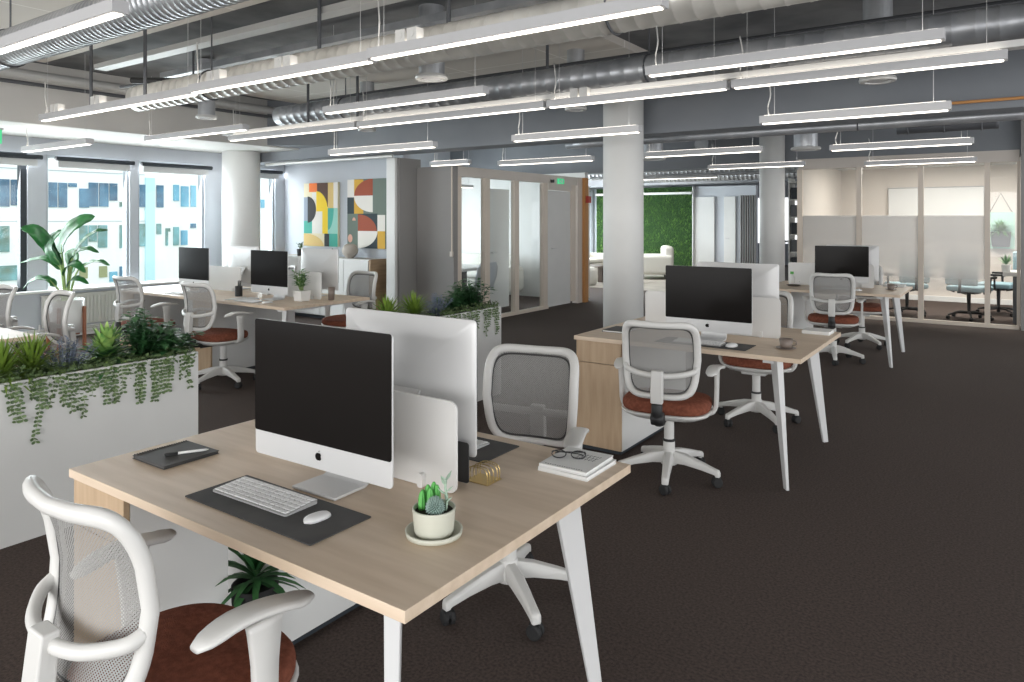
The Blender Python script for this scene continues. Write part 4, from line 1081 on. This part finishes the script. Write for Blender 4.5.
# round air diffusers
for x, y, z, r, up, l in ((-6.75, 4.24, 2.53, .10, .6, 'round air diffuser nearest the window soffit'), (-3.6, 4.12, 2.56, .12, .55, 'round air diffuser at the upper centre below the bright duct'),
                       (-6.1, 5.85, 2.52, .10, .62, 'round air diffuser above the wall art lamp'), (-3.33, 5.85, 2.52, .10, .62, 'round air diffuser left of the round column'),
                       (-.78, 5.8, 2.5, .12, .64, 'round air diffuser at the right under the warm tray lamp'), (-1.83, 8.32, 2.26, .15, .88, 'round air diffuser hanging from the thin duct before the glass wall'),
                       (-3.8, 8.7, 2.27, .16, .87, 'round air diffuser with dome just right of the round column')):
    t = thing('air_diffuser', l, 'vent', (x, y, z), 0, 'round ceiling air diffusers')
    MB().lathe([(r * .82, .03), (r * .82, up)], n=24).build('neck', 'duct', t, smooth=False)
    MB().lathe([(0, .012), (r * .7, .012), (r * .72, .0), (r, .0), (r * 1.05, .012), (r, .03), (r * .8, .032)], n=32, cap=False).build('ring', 'tray', t, smooth=False)
    MB().lathe([(0, .002), (r * .55, .002), (r * .62, .01), (0, .011)], n=24, cap=False).build('disc', 'lampbody', t, smooth=False)
# exit sign at the soffit
t = thing('exit_sign', 'green emergency exit sign high at the left edge of the picture', 'sign', (-8.36, 2.86, 2.42))
MB().box(-.012, .012, -.14, .14, -.16, -.02).build('panel', 'greenglow', t, bevel=.003)
m = MB(); m.box(.0125, .0135, -.1, -.02, -.095, -.085).add([(.013, -.09, -.11), (.013, -.09, -.07), (.013, -.125, -.09)], [(0, 1, 2)])
m.box(.0125, .0135, .06, .11, -.14, -.04).lathe([(.0, .0125), (.012, .0125), (.012, .0135), (.0, .0135)], (0, .02, -.05), 10, axis='x'); m.box(.0125, .0135, .01, .03, -.11, -.06).box(.0125, .0135, .0, .012, -.14, -.1).box(.0125, .0135, .028, .045, -.13, -.1)
m.build('running_figure', 'white', t)
MB().box(-.02, .02, -.15, .15, -.02, -.001).box(-.01, .01, -.03, .03, -.001, .079).build('bracket', 'lampbody', t)
t = thing('exit_sign', 'small green exit sign over the white door of the glass meeting room', 'sign', (-6.299, 10.55, 2.19))
MB().box(-.01, .01, -.1, .1, -.09, .0).build('panel', 'greenglow', t)
MB().box(.0105, .0115, -.06, -.02, -.06, -.03).box(.0105, .0115, .01, .05, -.075, -.015).build('running_figure', 'white', t)
t = thing('wall_camera', 'small black camera on the header beside the exit sign', 'camera', (-6.28, 10.25, 2.16))
MB().lathe([(.0, -.05), (.03, -.05), (.035, 0), (.0, .0)], n=14, cap=False).build('dome', 'black', t); MB().box(-.028, .0, -.015, .015, -.002, .02).build('bracket', 'plastic', t)
tag(MB().box(-.03, .03, -.05, .05, -.06, .06).build('alarm_box', 'red', None, bevel=.006), 'red alarm box on the orange edged corner of the meeting room', 'alarm', None, (-6.2, 11.36, 1.85))
t = thing('conduit', 'thin brownish conduit with switch box at the corner of the meeting room', 'conduit', (-6.33, 7.665, 0))
MB().tube([(0, 0, 1.05), (0, 0, 2.24)], .009, 8).build('pipe', 'frameglass', t); MB().box(-.025, .025, -.02, .008, .98, 1.05).build('switch_box', 'warmwhite', t, bevel=.004)

# ------------------------------------------------------------------ radiators on the window wall
for y0, y1, l in ((3.95, 5.0, 'white ribbed radiator beneath the window behind the banana plant'), (5.25, 6.1, 'white ribbed radiator beneath the window next to the round column')):
    t = thing('radiator', l, 'radiator', (XW + .07, (y0 + y1) / 2, .15), 0, 'radiators under the windows'); hy = (y1 - y0) / 2
    m = MB().box(-.03, .02, -hy, hy, .0, .38); k = -hy + .02
    while k < hy - .03: m.box(.02, .032, k, k + .025, .02, .36); k += .045
    m.build('panel', 'radiator', t, bevel=.003)
    MB().box(-.035, .036, -hy - .01, hy + .01, .381, .4).build('grille', 'radiator', t, bevel=.003)
    MB().tube([(0, -hy - .03, .04), (0, -hy - .03, -.148)], .012, 8).build('supply_pipe', 'alu', t)
pipe('upper heating pipe along the foot of the window wall', (XW + .05, .5, .10), (XW + .05, 7.3, .10), .014, 'radiator', 'heating_pipe')
pipe('lower heating pipe along the foot of the window wall', (XW + .05, .5, .055), (XW + .05, 7.3, .055), .014, 'radiator', 'heating_pipe')

# ------------------------------------------------------------------ sideboard and art
t = thing('sideboard', 'wide white sideboard with oak sides below the wall art', 'sideboard', (-8.45, 7.37, 0))
MB().box(-1.05, 1.02, -.2, .2, .06, .92).build('body', 'lam', t)
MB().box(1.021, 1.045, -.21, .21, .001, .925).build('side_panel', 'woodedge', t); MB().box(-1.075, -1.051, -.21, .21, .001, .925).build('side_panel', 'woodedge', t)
for k in range(4): MB().box(-1.04 + k * .515, -1.04 + k * .515 + .505, -.218, -.201, .08, .905).build('door', 'white', t, bevel=.002)
MB().box(-1.0, 1.0, -.15, .18, .001, .059).build('plinth', 'darkframe', t)
tag(MB().lathe([(0, 0), (.05, 0), (.11, .07), (.12, .12), (.09, .19), (.05, .21), (.045, .205), (.08, .18), (.10, .12), (0, .02)], n=30, cap=False).build('round_vase', 'brown_cup', None, smooth=True), 'round beige grey vase on the sideboard between the two artworks', 'vase', None, (-8.0, 7.33, .921))
bpy.data.objects['round_vase'].data.materials[0] = mat('beige_vase', (186, 178, 168), .8)
f, s = MB(), MB(); rg = random.Random(2); bush(f, s, (0, 0, .1), .07, .12, 10, rg, .05, .014, 7, .3)
t = plant('potted_plant', 'little plant in a black pot on the sideboard below the yellow artwork', 'potted plant', (-9.12, 7.33, .921), [('foliage', f, 'leafdark'), ('stems', s, 'stem')])
MB().lathe([(0, 0), (.05, 0), (.06, .11), (.05, .11), (0, .1)], n=20, cap=False).build('pot', 'black', t)
t = thing('desk_speaker', 'small dark tapering ornament on the sideboard beside the computer back', 'ornament', (-8.35, 7.3, .921)); t.name = 'ornament'
MB().lathe([(0, 0), (.05, 0), (.045, .03), (.012, .13), (0, .14)], n=18, cap=False).build('cone', 'pipe', t, smooth=True)
def art(label, cx, w, h, zc, shapes, bg):
    t = thing('artwork', label, 'artwork', (cx, 7.575, zc), 0, 'abstract artworks on the wall')
    MB().box(-w / 2, w / 2, -.02, .02, -h / 2, h / 2).build('canvas', bg, t)
    for i, (nm, kind, c, *a) in enumerate(shapes):
        m = MB(); y = -.0204 - .0003 * i
        if kind == 'r': x0, x1, z0, z1 = a; pts = [(x0, z0), (x1, z0), (x1, z1), (x0, z1)]
        else:
            x, z, r, a0, a1, *sq = a; sx = sq[0] if sq else 1
            pts = [(x, z)] * (0 if a1 - a0 > 359 else 1) + [(x + r * sx * cos(R(a0 + (a1 - a0) * k / 28)), z + r * sin(R(a0 + (a1 - a0) * k / 28))) for k in range(29 if a1 - a0 < 359 else 28)]
        P2 = [((p[0] - .5) * w, y, (p[1] - .5) * h) for p in pts]; m.add(P2, [tuple(range(len(P2)))]); m.build(nm, c, t)
for nm, c in dict(a_yel=(244, 208, 20), a_org=(240, 120, 40), a_blk=(24, 24, 28), a_brn=(84, 52, 36), a_crm=(232, 222, 190), a_tan=(220, 190, 120), a_teal=(64, 168, 150), a_mint=(150, 206, 192), a_gry=(140, 152, 168), a_wht=(232, 228, 220), a_rst=(160, 76, 48), a_sag=(106, 120, 110), a_nvy=(40, 56, 62), a_mus=(214, 168, 56), a_pnk=(220, 170, 150)).items(): M[nm] = mat(nm, c, .7)
art('abstract canvas with yellow band and black half circle, left of the pair', -8.92, .8, 1.0, 1.57, [
    ('grey_band', 'r', 'a_gry', 0, .16, .38, .78), ('teal_block', 'r', 'a_teal', 0, .25, .2, .4), ('pale_band', 'r', 'a_wht', .25, .55, .2, .85), ('orange_block', 'r', 'a_org', .16, .4, .86, 1),
    ('brown_block', 'r', 'a_brn', .4, .72, .62, 1), ('tan_block', 'r', 'a_tan', .72, 1, .6, 1), ('white_stripe', 'r', 'a_wht', .88, 1, .6, 1), ('yellow_arch', 's', 'a_yel', .38, .55, .32, 0, 90, 1.05), ('yellow_band', 'r', 'a_yel', .56, .72, .2, .6),
    ('black_half_circle', 's', 'a_blk', .12, .58, .21, -90, 90, 1.2), ('teal_block', 'r', 'a_mint', .72, 1, .2, .6), ('teal_quarter', 's', 'a_teal', .72, .6, .34, 270, 360, .5), ('yellow_arch', 's', 'a_tan', .0, .0, .2, 0, 90, 3),
    ('black_block', 'r', 'a_blk', .62, .76, 0, .2), ('teal_block', 'r', 'a_teal', .76, 1, 0, .2)], 'a_crm')
art('abstract canvas with rust and white half circles on sage, right of the pair', -7.89, .83, 1.04, 1.58, [
    ('white_block', 'r', 'a_wht', 0, .18, .74, 1), ('navy_block', 'r', 'a_nvy', 0, .18, .5, .74), ('mustard_block', 'r', 'a_mus', .18, .42, .5, 1), ('sage_block', 'r', 'a_sag', .66, 1, .52, 1),
    ('rust_half_circle', 's', 'a_rst', .66, .76, .24, 90, 180, 2.0), ('white_half_circle', 's', 'a_wht', .66, .76, .24, 180, 270, 2.0),
    ('navy_block', 'r', 'a_nvy', .28, .78, 0, .5), ('rust_half_circle', 's', 'a_rst', .28, .25, .24, 0, 90, 2.0), ('white_half_circle', 's', 'a_wht', .28, .25, .25, -90, 0, 2.0),
    ('white_block', 'r', 'a_wht', .78, .97, .25, .48), ('mustard_block', 'r', 'a_mus', .78, .97, 0, .25), ('pink_petals', 's', 'a_pnk', .08, .14, .06, 0, 360), ('pink_petals', 's', 'a_pnk', .18, .4, .045, 0, 180)], 'a_sag')

# ------------------------------------------------------------------ meeting room behind the left glass
def sofa(label, loc, rz, w=1.6, name='sofa', cat='sofa', m_='sofa'):
    t = thing(name, label, cat, loc, rz)
    MB().box(-w / 2, w / 2, -.4, .4, .12, .40).build('base', m_, t, bevel=.06, bseg=4)
    MB().box(-w / 2 + .1, w / 2 - .1, -.42, .2, .40, .50).build('seat_cushion', m_, t, bevel=.045, bseg=4)
    MB().box(-w / 2, w / 2, .2, .45, .3, .82).build('backrest', m_, t, bevel=.09, bseg=4)
    for s in (-1, 1): MB().box(s * w / 2 - .11, s * w / 2 + .11, -.4, .42, .12, .6).build('armrest', m_, t, bevel=.08, bseg=4)
    for a in (-1, 1):
        for b in (-1, 1): MB().lathe([(.02, .0005), (.025, .13)], (a * (w / 2 - .1), b * .3, 0), 10).build('leg', 'darkwood', t)
    return t
def table(label, loc, w, d, h, m_top, m_leg, rz=0, lw=.05, name='meeting_table'):
    t = thing(name, label, 'table', loc, rz)
    MB().box(-w / 2, w / 2, -d / 2, d / 2, h - .04, h).build('tabletop', m_top, t, bevel=.004)
    for a in (-1, 1):
        for b in (-1, 1): MB().box(a * (w / 2 - lw) - lw / 2, a * (w / 2 - lw) + lw / 2, b * (d / 2 - lw) - lw / 2, b * (d / 2 - lw) + lw / 2, 0.0005, h - .0405).build('leg', m_leg, t)
    return t
table('white topped table with black legs inside the left glass meeting room', (-7.35, 8.95, 0), .8, 1.5, .72, 'white', 'black', 0, .07)
f, s = MB(), MB(); bush(f, s, (0, 0, .1), .1, .2, 12, random.Random(9), .07, .02, 7, .4)
t = plant('potted_plant', 'small plant on the table inside the left glass meeting room', 'potted plant', (-7.4, 8.75, .7205), [('foliage', f, 'leafpot'), ('stems', s, 'stem')])
MB().lathe([(0, 0), (.05, 0), (.06, .1), (.05, .1), (0, .09)], n=18, cap=False).build('pot', 'potwhite', t)
def shell_chair(label, loc, rz):
    t = thing('shell_chair', label, 'chair', loc, rz, 'grey shell chairs in the left meeting room')
    MB().rings([[(x * w, y, z) for x in (-1, -.5, 0, .5, 1)] + [(x * w, y, z - .03) for x in (1, .5, 0, -.5, -1)] for w, y, z in ((.2, .22, .44), (.23, .1, .43), (.23, -.1, .43), (.22, -.2, .47))]).build('seat', 'wallgrey', t, smooth=True)
    MB().rings([[(x * w, y + .05 * x * x, z) for x in (-1, -.5, 0, .5, 1)] + [(x * w, y - .03 + .05 * x * x, z) for x in (1, .5, 0, -.5, -1)] for w, y, z in ((.22, -.2, .46), (.25, -.24, .6), (.24, -.27, .75), (.18, -.29, .84))]).build('backrest', 'wallgrey', t, smooth=True)
    for a in (-1, 1):
        for b in (-1, 1): MB().tube([(a * .12, b * .12, .40), (a * .22, b * .22, .0005)], .012, 8).build('leg', 'black', t)
shell_chair('grey shell chair at the near side of the table behind the left glass', (-6.72, 8.7, 0), 90)
shell_chair('grey shell chair at the far side of the table behind the left glass', (-8.1, 8.6, 0), -90)
shell_chair('farther grey shell chair at the far side of the table behind left glass', (-8.1, 9.25, 0), -90)
sofa('pale sofa at the back of the left glass meeting room', (-8.4, 10.9, 0), 0, 1.5)
tag(MB().box(-.02, .02, -.3, .3, -.35, .35).build('framed_print', 'panelgrey', None, bevel=.004), 'grey framed print on the far pier of the left glass meeting room', 'picture', None, (-9.84, 11.3, 1.75))
t = thing('linear_lamp', 'lamp hanging inside the left glass meeting room', 'lamp', (-7.4, 9, 2.02), 0)
MB().box(-.03, .03, -.5, .5, .004, .05).build('housing', 'lampbody', t); MB().box(-.025, .025, -.48, .48, 0, .0035).build('diffuser', 'roomglow', t); 
for s in (-1, 1): MB().tube([(0, s * .4, .05), (0, s * .4, 1.13)], .002, 5).build('hanging_wire', 'alu', t)

# ------------------------------------------------------------------ lounge
gw = thing('living_wall', 'large living wall of bright green leaves at the back of the lounge', 'green wall', (-8.3, 18.36, 0))
MB().box(-1.45, 1.42, -.02, .055, .05, 2.36).build('backing', 'mossback', gw)
m = MB(); rg = random.Random(21)
for k in range(6500):
    x, z = rg.uniform(-1.44, 1.41), rg.uniform(.07, 2.34); d = Vector((rg.uniform(-1, 1), -rg.uniform(.4, 1), rg.uniform(-1, .8)))
    leaf(m, (x, -.02 - rg.random() * .03, z), d, rg.uniform(.05, .085), .045, .5, 1)
m.build('foliage', 'moss', gw)
MB().box(1.421, 1.45, -.06, .055, 0, 2.36).build('edge_trim', 'alu', gw); MB().box(-1.45, 1.42, -.05, .055, 0.0065, .049).build('foot_trim', 'alu', gw)
MB().box(-1.45, 1.42, -.1, -.04, 2.16, 2.22).build('crossbar', 'alu', gw)
sofa('cream armchair in front of the living wall', (-7.35, 16.9, .006), -60, .75, 'armchair', 'armchair')
sofa('cream sofa beyond the corner of the left meeting room', (-8.9, 15.9, .006), 90, 1.7)
t = thing('pouf', 'round cream pouf beyond the orange edged corner', 'pouf', (-7.95, 14.3, .006)); MB().lathe([(0, 0.0), (.28, 0), (.33, .06), (.34, .2), (.32, .34), (.25, .4), (0, .41)], n=32, cap=False).build('cushion', 'sofa', t, smooth=True)
t = thing('coffee_table', 'dark low coffee table with plants in the lounge', 'table', (-7.75, 15.3, .0110))
MB().lathe([(0, .36), (.5, .36), (.51, .38), (.5, .40), (0, .40)], n=36, cap=False).build('tabletop', 'darkwood', t)
for k in range(3): MB().box(-.06, .06, -.05, .05, 0.0005, .36, Matrix.Translation((.28 * cos(k * 2.1), .28 * sin(k * 2.1), 0))).build('leg', 'darkwood', t)
f, s = MB(), MB(); rg = random.Random(8); rosette(f, (0, 0, .2), 40, .4, .05, rg, (.2, 1.6), 1.2)
t = plant('potted_plant', 'yellow green arching plant on the coffee table', 'potted plant', (-7.6, 15.3, .4115), [('leaves', f, 'leafpot')]); MB().lathe([(0, 0), (.08, 0), (.1, .2), (.08, .2), (0, .18)], n=20, cap=False).build('pot', 'potwhite', t)
f = MB(); fern(f, (0, 0, 1.2), 30, .45, rg)
t = plant('potted_plant', 'tall fern on a pedestal pot left of the living wall in the lounge', 'potted plant', (-8.1, 16.6, .006), [('fronds', f, 'leafdark')]); MB().lathe([(0, 0.0), (.12, 0), (.16, 1.2), (.14, 1.2), (0, 1.15)], n=24, cap=False).build('pot', 'panelgrey', t)
tag(slab(MB(), rrect(1.6, 1.4, .1), 0, .004).build('rug', 'tile', None), 'pale rug under the lounge coffee table', 'rug', None, (-7.7, 15.4, .0065))
# office seen beyond the rear column
table('far white desk beyond the doors, seen beside the rear column', (-4.5, 20.6, 0), 1.6, .8, .9, 'white', 'alu', 0, .04, 'office_desk')
t = thing('flat_monitor', 'small black monitor on the far white desk beside the rear column', 'monitor', (-4.55, 20.5, .9005)); MB().box(-.28, .28, -.01, .01, .16, .5).build('screen', 'screen', t); MB().box(-.03, .03, .011, .03, 0.006, .4).box(-.1, .1, -.08, .08, 0, .0055).build('stand', 'black', t)
t = thing('pigeonhole_shelf', 'narrow dark shelf beside the rear column at the end of the frosted glass wall', 'shelf', (-2.98, 13.0, 0))
m = MB().box(-.12, -.1, -.2, .2, 0, 2.2).box(.1, .12, -.2, .2, 0, 2.2)
for k in range(8): m.box(-.0995, .0995, -.2, .2, .02 + k * .3, .04 + k * .3)
m.build('frame', 'tray', t)
for k in range(7): MB().box(-.08, .07, -.16, .16, .041 + k * .3, .24 + k * .3).build('binder', 'pipe' if k % 2 else 'darkframe', t)

# ------------------------------------------------------------------ right glass meeting room
def conf_chair(label, loc, rz):
    t = thing('meeting_chair', label, 'chair', loc, rz, 'pale blue meeting chairs behind the frosted glass')
    MB().box(-.24, .24, -.2, .26, .42, .50).build('seat', 'bluegrey', t, bevel=.03, bseg=3)
    MB().box(-.22, .22, -.27, -.22, .52, 1.0).build('backrest', 'bluegrey', t, bevel=.02, bseg=3)
    MB().box(-.12, .12, -.1, .12, .385, .4195).tube([(0, -.1, .39), (0, -.3, .42), (0, -.295, .8)], .02, 8).build('back_bar', 'black', t)
    for s in (-1, 1): MB().tube([(s * .2, 0, .4), (s * .28, 0, .42), (s * .29, 0, .62)], .018, 8).box(s * .29 - .035, s * .29 + .035, -.14, .14, .62, .65).build('armrest', 'black', t)
    MB().lathe([(.02, .08), (.028, .38)], n=12).build('gas_column', 'black', t)
    b = MB()
    for k in range(5): a = R(72 * k + 10); b.tube([(0, 0, .1), (.15 * cos(a), .15 * sin(a), .1), (.29 * cos(a), .29 * sin(a), .065)], [.024, .017, .012], 8)
    b.build('star_base', 'black', t)
    for k in range(5): a = R(72 * k + 10); MB().lathe([(.026, -.018), (.026, .018)], (.29 * cos(a), .29 * sin(a), .0265), 14, axis='x').build('caster', 'rubber', t)
conf_chair('pale blue meeting chair behind the post nearest the far right computer', (-1.3, 12.75, 0), 30)
conf_chair('pale blue meeting chair seen through the frosted pane next to the clear pane', (-.48, 12.7, 0), -20)
conf_chair('pale blue meeting chair partly behind the last post, facing the small white table', (-.12, 13.6, 0), 80)
conf_chair('pale blue meeting chair behind the far right computer', (-2.1, 12.9, 0), -30)
t = thing('console_table', 'narrow white table with dark leg behind the clear pane', 'table', (.08, 12.75, 0))
MB().box(-.14, .22, -.3, .3, .68, .74).build('tabletop', 'white', t, bevel=.004); MB().box(-.02, .1, -.25, .25, 0.0005, .6795).build('leg', 'pipe', t)
f = MB(); rosette(f, (0, 0, .1), 18, .16, .03, random.Random(3), (.1, 1.2), .5)
t = plant('potted_plant', 'small plant in a white pot on the narrow table behind the clear pane', 'potted plant', (-.02, 12.55, .7405), [('leaves', f, 'leafpot')]); MB().lathe([(0, 0), (.05, 0), (.06, .1), (.05, .1), (0, .09)], n=20, cap=False).build('pot', 'potwhite', t)
t = thing('hanging_planter', 'hanging fern in a grey pot on a pale green board on the far wall', 'hanging plant', (-.10, 15.1, 0))
M['palegreen'] = mat('pale_green_board', (176, 214, 200), .5)
MB().box(-.2, .2, .03, .06, .98, 1.62).build('board', 'palegreen', t)
MB().tube([(-.17, .045, 1.6), (0, .045, 1.95), (.17, .045, 1.6)], .006, 6).build('cord', 'black', t)
MB().hexa([(-.13, -.1, 1.02), (.13, -.1, 1.02), (.13, .03, 1.02), (-.13, .03, 1.02)], [(-.15, -.12, 1.28), (.15, -.12, 1.28), (.15, .03, 1.28), (-.15, .03, 1.28)]).build('pot', 'pipe', t)
f = MB(); rosette(f, (0, -.05, 1.27), 90, .24, .03, random.Random(6), (.1, 1.5), .8); f.build('fronds', 'leafpot', t)
t = thing('whiteboard', 'wide whiteboard on the far wall of the right meeting room', 'whiteboard', (-1.1, 15.16, 1.65))
MB().box(-.75, .75, -.01, .03, -.42, .42).build('board', 'white', t); MB().tube([(-.76, 0, -.43), (.76, 0, -.43), (.76, 0, .43), (-.76, 0, .43)], .012, 6, closed=True).build('frame', 'lampbody', t)
